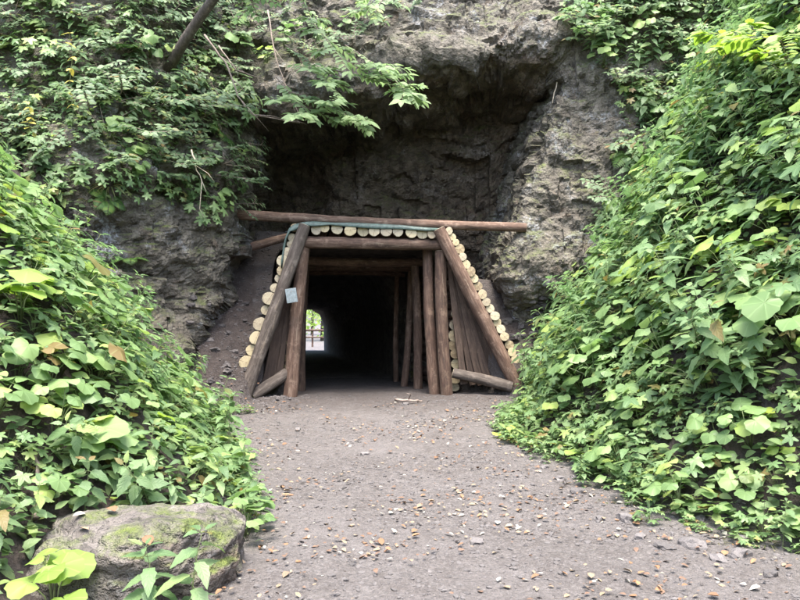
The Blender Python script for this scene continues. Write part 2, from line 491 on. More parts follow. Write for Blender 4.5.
def put_log(name, p0, p1, r0, r1, seed, mats, parent=None, **kw):
    p0, p1 = Vector(p0), Vector(p1)
    me = log_mesh((p1 - p0).length, r0, r1, seed, mats, **kw)
    m = Matrix.Translation(p0) @ frame(p1 - p0)
    if kw.get('split'):
        o = link(name, me[0], parent, mat=m); link('cut_end', me[1], o); return o
    return link(name, me, parent, mat=m)

# ------------------------------------------------------------------ portal frame of reference
ANG = math.radians(9)
FZ = 0.68                                       # floor of the adit
O = Vector((-0.47, 11.0, FZ))
UX, VX = Vector((math.cos(ANG), math.sin(ANG), 0)), Vector((-math.sin(ANG), math.cos(ANG), 0))
def loc_uv(x, y):
    return (x - O.x) * UX.x + (y - O.y) * UX.y, (x - O.x) * VX.x + (y - O.y) * VX.y
def FP(px, py, v):                              # pixel -> portal-local (u, v, z) on the plane v = const
    d = ray(px, py); c = Vector((0, 0, CAMZ))
    t = (v - (c - O).dot(VX)) / d.dot(VX)
    p = c + d * t - O
    return Vector((p.dot(UX), v, p.z))
LB, LT = FP(241.0, 405, -0.05), FP(304.0, 227, 0.02)       # left raking post
RB, RT = FP(515, 382, 0.02), FP(440, 231, 0.02)        # right raking post
def slantL(z): return LB.x + (LT.x - LB.x) * (z - LB.z) / (LT.z - LB.z)      # u of the raking side at local height z
def slantR(z): return RB.x + (RT.x - RB.x) * (z - RB.z) / (RT.z - RB.z)

# ------------------------------------------------------------------ terrain functions
_ly = [-30, 0, 3.6, 4.3, 5.0, 5.5, 7.9, 9.5, 10.8, 14]; _lx = [-9, -2.6, -1.75, -1.55, -1.15, -1.05, -1.85, -2.15, -2.3, -2.5]
_ry = [-30, 0, 4.7, 5.45, 7.0, 8.0, 9.2, 10.6, 14]; _rx = [12, 4.6, 2.45, 1.85, 1.46, 1.22, 1.4, 1.68, 1.75]
def soft(d, k): return np.sqrt(d * d + k * k) - k
def ground_z(x, y, detail=True):
    x = np.asarray(x, float); y = np.asarray(y, float)
    base = np.where(y < 0, 0.0, 0.0618 * np.minimum(y, 11.0))
    dl = np.maximum(np.interp(y, _ly, _lx) - x, 0); dr = np.maximum(x - np.interp(y, _ry, _rx), 0)
    fl = 1.3 * soft(dl, 0.35); fr = 1.75 * soft(dr, 0.30)
    cap = lambda h, c: np.where(h < c, h, c + 0.35 * (h - c) / (1 + 0.05 * (h - c)))
    fl = cap(fl, 3.2); fr = cap(fr, 6.2)
    z = base + fl + fr
    u, v = loc_uv(x, y)
    # earth thrown up beside the timber wings
    el = 1.12 * np.maximum(v + 0.35, 0) * sstep(0.9, 0.2, np.maximum(u - slantL(0.0), 0) * 0) ; el = np.minimum(el, 2.6)
    side = sstep(-0.9, -0.2, u - slantL(0.0) + 0.0) * 0 + 1
    okl = (u < np.minimum(slantL(el) - 0.02, -1.1)) & (u > slantL(0) - 2.2)
    z = np.where(okl & (v > -0.35), np.maximum(z, FZ + el), z)
    er = 0.25 + 1.55 * np.maximum(v + 0.1, 0); er = np.minimum(er, 1.75)
    okr = (u > np.maximum(slantR(er) + 0.02, 1.15)) & (u < slantR(0) + 1.5)
    z = np.where(okr & (v > -0.25), np.maximum(z, FZ + er * sstep(-0.25, 0.1, v)), z)
    inside = (u > np.minimum(slantL(0.35), -1.0) + 0.1) & (u < 1.1) & (v > -0.3) & ~okl & ~okr
    z = np.where(inside, FZ + 0.0 * z, z)
    if detail:
        p = np.stack([x.ravel(), y.ravel(), np.zeros(x.size)], 1)
        amp = 0.035 + 0.10 * np.clip((fl + fr).ravel(), 0, 1)
        n = (fbm(p * 1.4, 4) * amp + fbm(p * 6.0, 3) * (0.012 + 0.03 * np.clip((fl + fr).ravel() + 0.6 * (okl | okr).ravel(), 0, 1))).reshape(x.shape)
        z = z + n
    return z
def soil_mask(x, y):
    dl = np.interp(y, _ly, _lx) - x; dr = x - np.interp(y, _ry, _rx)
    u, v = loc_uv(x, y)
    s = np.maximum(sstep(-0.35, 0.25, dl), sstep(-0.1, 0.3, dr))
    s = np.maximum(s, 0.22 * sstep(-5.0, -2.0, v) + 0.45 * sstep(-2.2, 0.0, v))
    return np.maximum(s, sstep(-0.5, 0.0, v) * ((u < slantL(0) + 0.1) | (u > slantR(0) - 0.1)))

def cliff_y(x, z, detail=True):
    """depth of the rock face: y as a function of (x, z)"""
    x = np.asarray(x, float); z = np.asarray(z, float); sh = x.shape
    xf, zf = x.ravel(), z.ravel()
    p0 = np.stack([xf, np.zeros_like(xf), zf], 1)
    wx = 0.14 * fbm(p0 * 1.3 + 5, 3); wz = 0.20 * fbm(p0 * 1.1 + 31, 3)
    X, Z = xf + wx, zf + wz
    # left mass: rock pillar whose face swings towards the camera on its left
    left = 11.05 - 1.05 * soft(np.maximum(-2.45 - X, 0), 0.25)
    left = np.maximum(left, 9.75 + 0.0 * X)
    left = left + 0.42 * np.maximum(Z - 3.6, 0) + 1.5 * sstep(0.0, 0.55, 2.72 + 1.65 * (X + 2.3) - Z) * sstep(-4.2, -3.4, X)
    # right buttress
    right = 11.75 - 0.20 * np.clip(X - 1.6, 0, 3) + 0.22 * np.maximum(Z - 4.2, 0) - 0.20 * np.exp(-((Z - 2.7) / 0.6) ** 2) + 0.35 * np.maximum(2.3 - Z, 0)
    # niche: back wall, its roof and the overhanging face above
    back = 13.95 - 0.10 * (Z - 3) + 0.5 * sstep(-1.0, -1.9, X)
    ceil = 4.98 + 0.20 * np.clip(X + 2.2, 0, 4.2)
    upper = 11.95 + 0.42 * np.maximum(Z - ceil - 0.5, 0) - 0.25 * np.exp(-((Z - ceil - 0.35) / 0.3) ** 2)
    k = sstep(ceil - 0.40, ceil + 0.10, Z)
    mid = back * (1 - k) + upper * k
    el = -2.56 + 0.10 * np.maximum(Z - 5.0, 0)                 # left edge of the niche
    er = np.interp(Z, [1.2, 2.2, 2.8, 3.4, 4.0, 4.6, 6.0, 7.5], [1.60, 1.40, 1.42, 1.62, 1.82, 1.98, 2.40, 2.9])
    kl = sstep(el + 0.28, el - 0.02, X); kr = sstep(er - 0.02, er + 0.34, X)
    Y = mid * (1 - kl) * (1 - kr) + left * kl + right * kr
    Y = Y + 0.5 * np.maximum(Z - 8.0, 0)
    if detail:
        Y = Y + cliff_relief(np.stack([xf, Y, zf], 1), (1 - kl) * (1 - kr))
    return Y.reshape(sh)
def cliff_relief(p, mid):
    q = p * np.array([1.0, 1.0, 2.6]); q[:, 2] += 0.35 * p[:, 0]
    bed = sstep(4.2, 5.2, p[:, 2]) * mid
    w3 = np.stack([perlin(p * 2.5), perlin(p * 2.5 + 9), perlin(p * 2.5 + 21)], 1)
    pb = p * np.array([1.0, 1.0, 1.45]) + 0.10 * w3 + 0.02 * np.stack([perlin(p * 14), perlin(p * 14 + 5), perlin(p * 14 + 11)], 1); pb[:, 2] += 0.3 * p[:, 0]
    sm = 1 - 0.5 * sstep(1.3, 2.1, p[:, 0])
    pb[:, 2] -= 0.3 * (1 - sm) * p[:, 2]
    return (0.33 * sm + 0.20 * fbm(p * 0.8, 2) + 0.12 * bed * fbm(q * np.array([0.8, 0.8, 2.2]), 3)
            + 0.40 * sm * facets(pb * 1.25, 0.95, 0.28, 0.8) + 0.22 * sm * facets(pb * 2.9 + 3, 0.95, 0.28, 0.8) + 0.11 * facets(pb * 6.6 + 7, 0.95, 0.3, 0.8)
            + 0.05 * facets(pb * 14.0 + 2, 0.9, 0.3) + 0.02 * fbm(p * 16, 2))
def recess_mask(x, z):  # outline of the recess: between its side edges, up to its roof
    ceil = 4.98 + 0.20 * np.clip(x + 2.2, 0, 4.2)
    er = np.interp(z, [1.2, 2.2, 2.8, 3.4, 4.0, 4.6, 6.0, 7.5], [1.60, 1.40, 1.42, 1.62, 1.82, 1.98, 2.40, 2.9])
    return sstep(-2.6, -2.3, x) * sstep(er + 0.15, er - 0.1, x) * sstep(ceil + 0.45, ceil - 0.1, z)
def axis(a, b, fine, lo, hi, coarse):
    """grid axis: fine between a and b, coarser out to lo / hi"""
    mid = np.arange(a, b + 1e-6, fine)
    def grow(start, end, step):
        out = []; s = fine * 1.3; p = start
        while abs(p - start) < abs(end - start):
            p += step * s; s = min(s * 1.25, coarse); out.append(p)
        return out
    return np.array(list(reversed(grow(a, lo, -1))) + list(mid) + grow(b, hi, 1))

def grid_mesh(name, P, keep=None, mats=(), attrs=None, smooth=True, flip=False):
    n, m = P.shape[:2]
    idx = np.arange(n * m).reshape(n, m)
    q = np.stack([idx[:-1, :-1], idx[1:, :-1], idx[1:, 1:], idx[:-1, 1:]], -1).reshape(-1, 4)
    if flip: q = q[:, ::-1]
    if keep is not None: q = q[keep.ravel()]
    used, inv = np.unique(q, return_inverse=True)
    V = P.reshape(-1, 3)[used]; q = inv.reshape(-1, 4)
    me = bpy.data.meshes.new(name)
    me.vertices.add(len(V)); me.vertices.foreach_set('co', V.astype(np.float32).ravel())
    me.loops.add(q.size); me.loops.foreach_set('vertex_index', q.astype(np.int32).ravel())
    me.polygons.add(len(q)); me.polygons.foreach_set('loop_start', np.arange(0, q.size, 4, dtype=np.int32))
    me.polygons.foreach_set('use_smooth', [smooth] * len(q))
    for mt in mats: me.materials.append(mt)
    for k, a in (attrs or {}).items():
        at_ = me.attributes.new(k, 'FLOAT', 'POINT'); at_.data.foreach_set('value', a.ravel()[used].astype(np.float32))
    me.update(calc_edges=True); me.validate()
    return me
def structure(name, me):
    o = link(name, me); o['kind'] = 'structure'
    return o

# ------------------------------------------------------------------ ground: path and banks
gx = axis(-5.2, 5.2, 0.05, -60, 60, 6.0); gy = axis(2.6, 14.6, 0.05, -60, 15.2, 6.0)
GX, GY = np.meshgrid(gx, gy, indexing='ij')
GZ = ground_z(GX, GY)
GP = np.stack([GX, GY, GZ], -1); SM = soil_mask(GX, GY)
fcx = (GX[:-1, :-1] + GX[1:, 1:]) / 2; fcy = (GY[:-1, :-1] + GY[1:, 1:]) / 2
isl = fcx < np.interp(fcy, _ly, _lx); isr = fcx > np.interp(fcy, _ry, _rx)
path = structure('gravel_path', grid_mesh('gravel_path', GP, ~isl & ~isr, [M['ground']], {'soil': SM}))
bank_l = structure('left_bank', grid_mesh('left_bank', GP, isl, [M['ground']], {'soil': SM}))
bank_r = structure('right_bank', grid_mesh('right_bank', GP, isr, [M['ground']], {'soil': SM}))

# ------------------------------------------------------------------ cliff with the hole for the adit
cx_ = axis(-4.6, 4.2, 0.035, -16, 16, 0.8); cz_ = axis(0.3, 7.4, 0.032, -0.4, 13, 0.6)
cx_ = np.concatenate([cx_[cx_ < -2.75], np.arange(-2.75, -1.95, 0.011), cx_[(cx_ >= -1.95) & (cx_ < 0.95)], np.arange(0.95, 2.75, 0.014), cx_[cx_ >= 2.75]])
CXg, CZg = np.meshgrid(cx_, cz_, indexing='ij')
CYg = cliff_y(CXg, CZg, False)
gxx = np.gradient(CYg, cx_, axis=0); gzz = np.gradient(CYg, cz_, axis=1)
NN = np.stack([-gxx, np.ones_like(CYg), -gzz], -1); NN /= np.linalg.norm(NN, axis=-1)[..., None]
CPg = np.stack([CXg, CYg, CZg], -1)
in_niche = sstep(12.4, 13.0, CYg).ravel()
CPg = CPg + NN * cliff_relief(CPg.reshape(-1, 3), np.maximum(in_niche, recess_mask(CXg, CZg).ravel())).reshape(CYg.shape)[..., None]
fc = (CPg[:-1, :-1] + CPg[1:, 1:]) / 2
cu, cv_ = loc_uv(fc[..., 0], fc[..., 1]); clz = fc[..., 2] - FZ
hole = (cu > -1.18) & (cu < 1.15) & (clz < 2.2)
cliff = structure('rock_cliff', grid_mesh('rock_cliff', CPg, ~hole, [M['rock']], {'recess_mask': recess_mask(CXg, CZg)}, False))

# ------------------------------------------------------------------ tunnel: rock bore through to the far side
TL = 27.5
tv = np.concatenate([np.arange(0.9, 6, 0.25), np.arange(6, TL + 0.01, 0.5)])
ta = np.linspace(0, 1, 29)
prof = []
for t in ta:                                    # closed profile: floor, right wall, arch, left wall
    if t < 0.25: prof.append((-1.10 + 2.2 * t / 0.25, -0.02))
    else:
        a = (t - 0.25) / 0.75 * math.pi
        c, s_ = math.cos(a), math.sin(a)
        prof.append((1.10 * math.copysign(abs(c) ** 0.55, c), 2.22 * s_ ** 0.6 if s_ > 0 else 0))
prof = np.array(prof)
TP = np.zeros((len(tv), len(ta), 3))
for i, v in enumerate(tv):
    k0 = float(sstep(3.6, 4.6, v))
    nar = (1.24 - 0.24 * k0) * (1.0 - 0.10 * sstep(5, 24, v))
    ex1, ex2 = 0.2 + 0.35 * k0, 0.2 + 0.4 * k0
    an = (ta - 0.25) / 0.75 * math.pi; fl_ = ta < 0.25
    u = np.where(fl_, prof[:, 0], 1.10 * np.sign(np.cos(an)) * np.abs(np.cos(an)) ** ex1) * nar
    z = np.where(fl_, prof[:, 1], (2.26 - 0.06 * k0) * np.clip(np.sin(an), 0, 1) ** ex2) * (1 - 0.08 * sstep(4, 25, v))
    pp = np.stack([u * 1.6, np.full_like(u, v * 1.1), z * 1.6], 1)
    k = 0.10 * fbm(pp, 3) * sstep(1.5, 5, v)
    u = u * (1 + k); z = np.where(z > 0.1, z * (1 + k), z)
    TP[i, :, 0] = O.x + u * UX.x + v * VX.x; TP[i, :, 1] = O.y + u * UX.y + v * VX.y; TP[i, :, 2] = FZ + z
structure('mine_tunnel', grid_mesh('mine_tunnel', TP, None, [M['tunnel']]))

# ------------------------------------------------------------------ far side of the tunnel
FPx, FPy = np.meshgrid(np.linspace(-60, 50, 40), np.concatenate([np.arange(37.2, 60, 1.0), np.arange(60, 320, 10)]), indexing='ij')
farz = FZ + 0.03 * fbm(np.stack([FPx.ravel(), FPy.ravel(), FPx.ravel() * 0], 1) * 0.5, 3).reshape(FPx.shape) + 0.02 * np.maximum(FPy - 52, 0)
structure('far_ground', grid_mesh('far_ground', np.stack([FPx, FPy, farz], -1), None, [M['ground']], {'soil': FPx * 0}))

# ------------------------------------------------------------------ the timbered portal
portal = empty('mine_portal', O, (0, 0, ANG))
tag(portal, 'timbered mine entrance of bark-covered logs with pale cut ends under the rock overhang', 'mine entrance')
BK = [M['bark'], M['cut']]; BP = [M['bark_pink'], M['cut']]; BG = [M['bark_grey'], M['cut']]
s_ = LT - LB
o = put_log('raking_post', LB - s_ * 0.05, LT + s_ * 0.01, 0.100, 0.085, 1, BG, portal, rows=22, bend=0.003)
o['label'] = 'greyish slanting log at the left of the entrance'
s_ = RT - RB
o = put_log('raking_post', RB - s_ * 0.06, RT + s_ * 0.015, 0.105, 0.092, 2, BP, portal, rows=22, bend=0.003)
o['label'] = 'reddish slanting log at the right of the entrance'
put_log('lintel', FP(305, 242, 0.13), FP(441, 244.5, 0.13), 0.085, 0.082, 3, BP, portal, rows=18)
put_log('post', FP(290, 402, 0.20), FP(304, 244, 0.20), 0.105, 0.090, 4, BP, portal, rows=18)
put_log('post', FP(447, 398, 0.18), FP(440.5, 251, 0.18), 0.092, 0.085, 5, BK, portal, rows=18)
put_log('post', FP(435, 396, 0.36), FP(427.5, 250, 0.36), 0.088, 0.076, 6, BK, portal, rows=18)
put_log('sill_log', FP(453, 373, 0.22), FP(512, 387, -0.02), 0.075, 0.085, 7, BG, portal, rows=12)
put_log('sill_log', FP(287, 373, 0.22), FP(252, 396, 0.02), 0.080, 0.080, 8, BG, portal, rows=12)
# log ends that crown and flank the frame, read off the photograph one by one
roofE = [(316, 229.6, 9), (324.6, 228, 8), (337, 228.8, 10), (350.4, 230, 10.5), (363, 231, 10), (374.4, 230.8, 9.6), (386.4, 231, 10), (397.8, 231, 9.6), (411.4, 232.6, 10), (422.4, 233.6, 10), (432, 233.8, 8.5)]
leftE = [(x - 1.6, y, d * 1.12) for x, y, d in [(296, 227.5, 6.5), (294, 237.6, 7), (291.8, 244.6, 5.6), (288.6, 251.8, 7), (284.6, 261, 9.5), (283, 271, 7.5), (280.4, 278.8, 6.6), (276.4, 288, 7.2), (271, 298.5, 10.5), (267.6, 310, 8), (261.6, 324, 10.5), (258, 338, 10.5), (253.8, 350.6, 9.5), (247.8, 362.4, 10.8), (243.2, 374, 9)]]
rightE = [(449, 231, 7), (452.6, 237, 6.6), (456, 242.5, 6.4), (460, 249, 9), (462.6, 257, 7.5), (466.4, 264.4, 8), (471, 271.6, 8.6), (474.4, 278.6, 7.8), (478, 286.4, 8.4), (482.4, 294.4, 8.6), (486.4, 302, 8), (490.2, 308.6, 8), (495, 316, 8.8), (497.4, 322.6, 7.6), (501, 329.2, 8.4), (504.6, 336.6, 8.4), (509.4, 345, 8.4), (512, 352, 8), (515.5, 359, 8)]
PX = 11.05 / FOC
k = 20
def lag(name, lst, v0, L, mats, dy=0.03):
    global k
    for (px, py, d) in lst:
        k += 1
        a = FP(px, py, v0 + R.uniform(-dy, dy))
        b = a + Vector((R.uniform(-0.02, 0.02), L * R.uniform(0.94, 1.04), R.uniform(-0.02, 0.02)))
        put_log(name, a, b, d * PX * 0.57, d * PX * 0.54, k, mats, portal, seg=14, rows=7, rough=0.06, bend=0.004, oval=0.05, split=True)
lag('roof_log', roofE, 0.03, 2.5, [M['bark'], M['cut_old']])
lag('wing_log', leftE, 0.05, 1.7, BK)
lag('wing_log', rightE, 0.06, 1.7, BK)
# wall lagging behind the posts, ends showing between post and wing
inR = [(455.5, y, 10) for y in (262, 273, 284, 294, 304, 314, 325, 336, 345.5, 354, 363.5, 378, 387)]
inL = [(283.5, y, 7.5) for y in (292, 300, 308.5, 320, 331, 342, 358, 368, 378)]
lag('wall_log', [(x + R.uniform(-2, 2), y, d + R.uniform(-1.5, 1.2)) for x, y, d in inR], 0.42, 3.4, [M['bark'], M['cut_old']])
lag('wall_log', [(x + R.uniform(-1, 1), y, d + R.uniform(-1, 1)) for x, y, d in inL], 0.42, 3.4, [M['bark'], M['cut_old']])
# planks closing the triangles between wing and post
def plank(p_top, p_bot, w, t, seed):
    p0, p1 = Vector(p_bot), Vector(p_top); L = (p1 - p0).length
    rr = random.Random(seed); mb = MB(); rows = 6
    V = []
    for i in range(rows):
        z = L * i / (rows - 1); ww = w * (1 + 0.12 * math.sin(i * 1.7 + seed)) * (1 - 0.55 * i / rows)
        for (sx_, sy_) in ((-1, -1), (1, -1), (1, 1), (-1, 1)):
            V.append((sx_ * ww / 2 + rr.uniform(-.004, .004), sy_ * t / 2, z))
    F = [(i * 4 + a, i * 4 + (a + 1) % 4, i * 4 + 4 + (a + 1) % 4, i * 4 + 4 + a) for i in range(rows - 1) for a in range(4)]
    F += [(3, 2, 1, 0), tuple((rows - 1) * 4 + a for a in range(4))]
    mb.add(V, F)
    me = mb.mesh('plank', [M['plank']], False)
    d = (p1 - p0).normalized()
    yy = Vector((0, 1, 0)); xx = yy.cross(d).normalized(); yy = d.cross(xx)
    m = Matrix((xx, yy, d)).transposed().to_4x4(); m.translation = p0
    return link('plank', me, portal, mat=m)
tops = [(448.5, 262), (451, 261), (453.5, 264), (456.5, 270), (460, 277), (465, 287)]
bots = [(464, 384), (472.5, 385), (481, 385), (489.5, 386), (497, 386), (505, 387)]
for i in range(6):
    plank(FP(*tops[i], 0.30 + 0.035 * (i % 2)), FP(*bots[i], 0.24 + 0.035 * ((i * 2) % 3)), (0.115, 0.10, 0.122, 0.105, 0.118, 0.10)[i], 0.03, 60 + i)
for i, (a, b) in enumerate((((291, 290), (278, 384)), ((286, 296), (271, 388)), ((281, 304), (264, 391)))):
    plank(FP(*a, 0.33 + 0.03 * (i % 2)), FP(*b, 0.30 + 0.03 * (i % 2)), 0.10, 0.03, 70 + i)
# green membrane laid over the roof logs and down the left wing
tp = [(281.5, 264), (282.5, 256), (284, 246), (286.5, 236), (290, 229), (295, 224.6), (302, 222.6), (312, 222.2), (330, 222.5), (350, 223.4), (375, 224.6), (400, 225.8), (425, 227.2), (441, 228.5)]
pts = [FP(x, y, 0.0) for x, y in tp]; tm = MB(); V = []
vsr = [-0.03, 0.0, 0.1, 0.4, 0.9, 1.5, 2.3]
rr = random.Random(5)
for p in pts:
    for j, v in enumerate(vsr):
        V.append((p.x + rr.uniform(-.012, .012), v + 0.02 + (rr.uniform(-.03, .02) if j == 0 else 0), p.z + rr.uniform(-.012, .012) + (-0.05 * rr.random() - 0.02 if j == 0 else 0)))
nV = len(vsr)
F = [(i * nV + j, i * nV + j + 1, (i + 1) * nV + j + 1, (i + 1) * nV + j) for i in range(len(pts) - 1) for j in range(nV - 1)]
tm.add(V, F)
tarp = link('membrane', tm.mesh('membrane', [M['tarp']]), portal)
tarp['label'] = 'thin green plastic sheet over the roof logs'
md = tarp.modifiers.new('thickness', 'SOLIDIFY'); md.thickness = 0.02; md.offset = 0
# inner timber sets further down the adit
def timber_set(v, uL, uR, zt, seed, label, tiltR=0.0, r=0.075):
    e = empty('timber_set', O + VX * v, (0, 0, ANG)); tag(e, label, 'timber frame', 'timber sets inside the tunnel')
    put_log('post', (uL, 0, -0.03), (uL + 0.06, 0, zt), r * 1.05, r, seed, BK, e)
    put_log('post', (uR, 0, -0.03), (uR + tiltR, 0, zt), r, r * 0.92, seed + 1, BP, e)
    put_log('cap_log', (uL - 0.12, 0.0, zt + r), (uR + 0.16, 0.0, zt + r), r, r, seed + 2, BK, e)
timber_set(1.25, -0.90, FP(418, 388, 1.25).x, 1.98, 200, 'first log frame inside the tunnel, with pale scraped right post', -0.05, 0.072)
timber_set(2.0, -0.92, FP(404, 386, 2.0).x, 1.95, 210, 'dim log frame second inside the tunnel with leaning right post', 0.12, 0.06)
timber_set(3.3, -0.92, FP(396, 380, 3.3).x, 1.95, 220, 'darkest log frame deepest inside the timbered tunnel', 0.02, 0.05)

# sign plate nailed to the left raking post
sg = empty('sign_plate', O, (0, 0, ANG)); tag(sg, 'small pale grey sign plate fixed to the left slanting log', 'sign')
c = FP(291.5, 295.5, -0.09); mb = MB()
w, h, t = 0.155, 0.20, 0.022
V = [(sx_ * w / 2, sy_ * t / 2, sz * h / 2) for sz in (-1, 1) for sy_ in (-1, 1) for sx_ in (-1, 1)]
mb.add(V, [(0, 1, 5, 4), (3, 2, 6, 7), (2, 0, 4, 6), (1, 3, 7, 5), (4, 5, 7, 6), (2, 3, 1, 0)])
me = mb.mesh('board', [M['sign']], False)
bd = link('board', me, sg, mat=Matrix.Translation(c) @ Matrix.Rotation(math.radians(-9), 4, 'Y') @ Matrix.Rotation(math.radians(-14), 4, 'Z'))
bv = bd.modifiers.new('bevel', 'BEVEL'); bv.width = 0.004; bv.segments = 2
mb = MB(); tube_into(mb, [c + Vector((0.0, -0.016, 0.06)), c + Vector((0.0, 0.02, 0.06))], [0.006, 0.006], 8)
link('nail', mb.mesh('nail', [M['twig']]), sg)

# loose logs above the portal
o = put_log('log', at(236, 214.5, 11.45), at(526, 227.5, 11.42), 0.078, 0.066, 301, BP, rows=40, bend=0.006)
tag(o, 'long peeled log lying across the top of the mine entrance', 'log')
o = put_log('log', at(228, 252.5, 11.75), at(300, 233.5, 12.2), 0.068, 0.060, 302, BP, rows=16)
tag(o, 'short log leaning out of the dark gap left of the entrance roof', 'log')

# ------------------------------------------------------------------ far side: fence and trees seen through the adit
def exit_pt(px, py, Y): return at(px, py, Y)
fe = empty('rail_fence', at(310, 349, 47)); tag(fe, 'dark wooden rail fence seen through the far tunnel mouth', 'fence')
def loc_(p): return Vector(p) - fe.location
for px in (286, 298.5, 312.5, 330):
    b = at(px, 340, 47); b.z = FZ; put_log('post', loc_(b), loc_(b + Vector((0, 0, 1.15))), 0.06, 0.055, int(px), BK, fe, rows=4, seg=8)
for py in (331.0, 338.0):
    put_log('rail', loc_(at(278, py, 46.9)), loc_(at(340, py - 0.3, 46.9)), 0.07 if py < 335 else 0.045, 0.06 if py < 335 else 0.04, int(py), BK, fe, rows=4, seg=8)

# ------------------------------------------------------------------ leaf shapes (base at origin, along +Y, face +Z, unit length)
def leaf_ovate(W=0.5, rows=8, teeth=0.12, droop=0.22, fold=0.18):
    V, UV, F = [], [], []
    for i in range(rows + 1):
        t = i / rows
        w = W * 0.5 * (math.sin(math.pi * min(1, t ** 0.72)) ** 0.85 if 0 < t < 1 else 0.0)
        w *= 1 + teeth * (1 if i % 2 else -1)
        z = -droop * t * t
        V += [(-w, t - teeth * 0.3 * (i % 2), z + fold * w), (0, t, z), (w, t - teeth * 0.3 * (i % 2), z + fold * w)]
        UV += [(-1, t), (0, t), (1, t)]
    for i in range(rows):
        a = i * 3
        F += [(a, a + 1, a + 4, a + 3), (a + 1, a + 2, a + 5, a + 4)]
    return np.array(V), F, np.array(UV)
def leaf_polar(rf, seg, curl=0.25, wave=0.05, ph=0.0):
    V, UV, F = [(0, 0, 0)], [(0, 0)], []
    for ring in (0.5, 1.0):
        for k in range(seg):
            th = -math.pi + 2 * math.pi * (k + 0.5) / seg
            r = rf(th) * ring
            x, y = r * math.sin(th), r * math.cos(th)
            z = -curl * r * r + wave * ring * math.sin(3 * th + ph) * r + 0.05 * ring * abs(math.sin(2.5 * th)) * r
            V.append((x, y, z)); UV.append((x, y))
    for k in range(seg):
        k2 = (k + 1) % seg
        if k == seg - 1: continue                        # the basal notch stays open
        F.append((0, 1 + k2, 1 + k)) ; F.append((1 + k, 1 + k2, 1 + seg + k2, 1 + seg + k))
    V = np.array(V); F = [f[::-1] for f in F]
    return V, F, np.array(UV)
def rf_cordate(th):
    a = abs(th) / math.pi
    r = 0.60 * (1 - 0.18 * a) + 0.06 * math.cos(th)
    r *= 1 + 0.05 * math.cos(16 * th)
    return r * (1 - 0.72 * max(0, (a - 0.86) / 0.14))
def rf_palmate(th):
    r = 0.24
    for c, l in ((0, 0.46), (1.05, 0.40), (-1.05, 0.40), (2.1, 0.30), (-2.1, 0.30)):
        r = max(r, 0.20 + l * math.exp(-((th - c) / 0.36) ** 2))
    return r * (1 + 0.06 * math.cos(23 * th)) * (0.5 if abs(th) > 2.95 else 1)
LEAF = {
    'ovate': leaf_ovate(), 'ovate2': leaf_ovate(0.46, 8, 0.12, 0.40, 0.28), 'small': leaf_ovate(0.62, 4, 0.0, 0.2, 0.15),
    'oval': leaf_ovate(0.55, 6, 0.04, 0.18, 0.12), 'pinna': leaf_ovate(0.26, 4, 0.1, 0.2, 0.1),
    'cordate': leaf_polar(rf_cordate, 26, 0.22, 0.10), 'cordate2': leaf_polar(rf_cordate, 26, 0.45, 0.14, 2.0),
    'palmate': leaf_polar(rf_palmate, 28, 0.25, 0.06), 'palmate2': leaf_polar(rf_palmate, 28, 0.5, 0.1, 1.5)}
def leaf_matrix(pos, d, n, s):
    d = Vector(d).normalized(); n = Vector(n); n = (n - d * n.dot(d))
    if n.length < 1e-4: n = d.orthogonal()
    n.normalize(); x = d.cross(n)
    m = Matrix((x * s, d * s, n * s)).transposed().to_4x4(); m.translation = pos
    return m
def add_leaf(mb, kind, m, lv, mi=0):
    V, F, UV = LEAF[kind]
    A = np.array(m)
    mb.add(V @ A[:3, :3].T + A[:3, 3], F, UV, lv, mi)
LEAFMESH = {}
def leaf_mesh(kind, mat):
    if (kind, mat) not in LEAFMESH:
        V, F, UV = LEAF[kind]
        LEAFMESH[(kind, mat)] = MB().add(V, F, UV, 0.0).mesh('leaf', [M[mat]])
    return LEAFMESH[(kind, mat)]

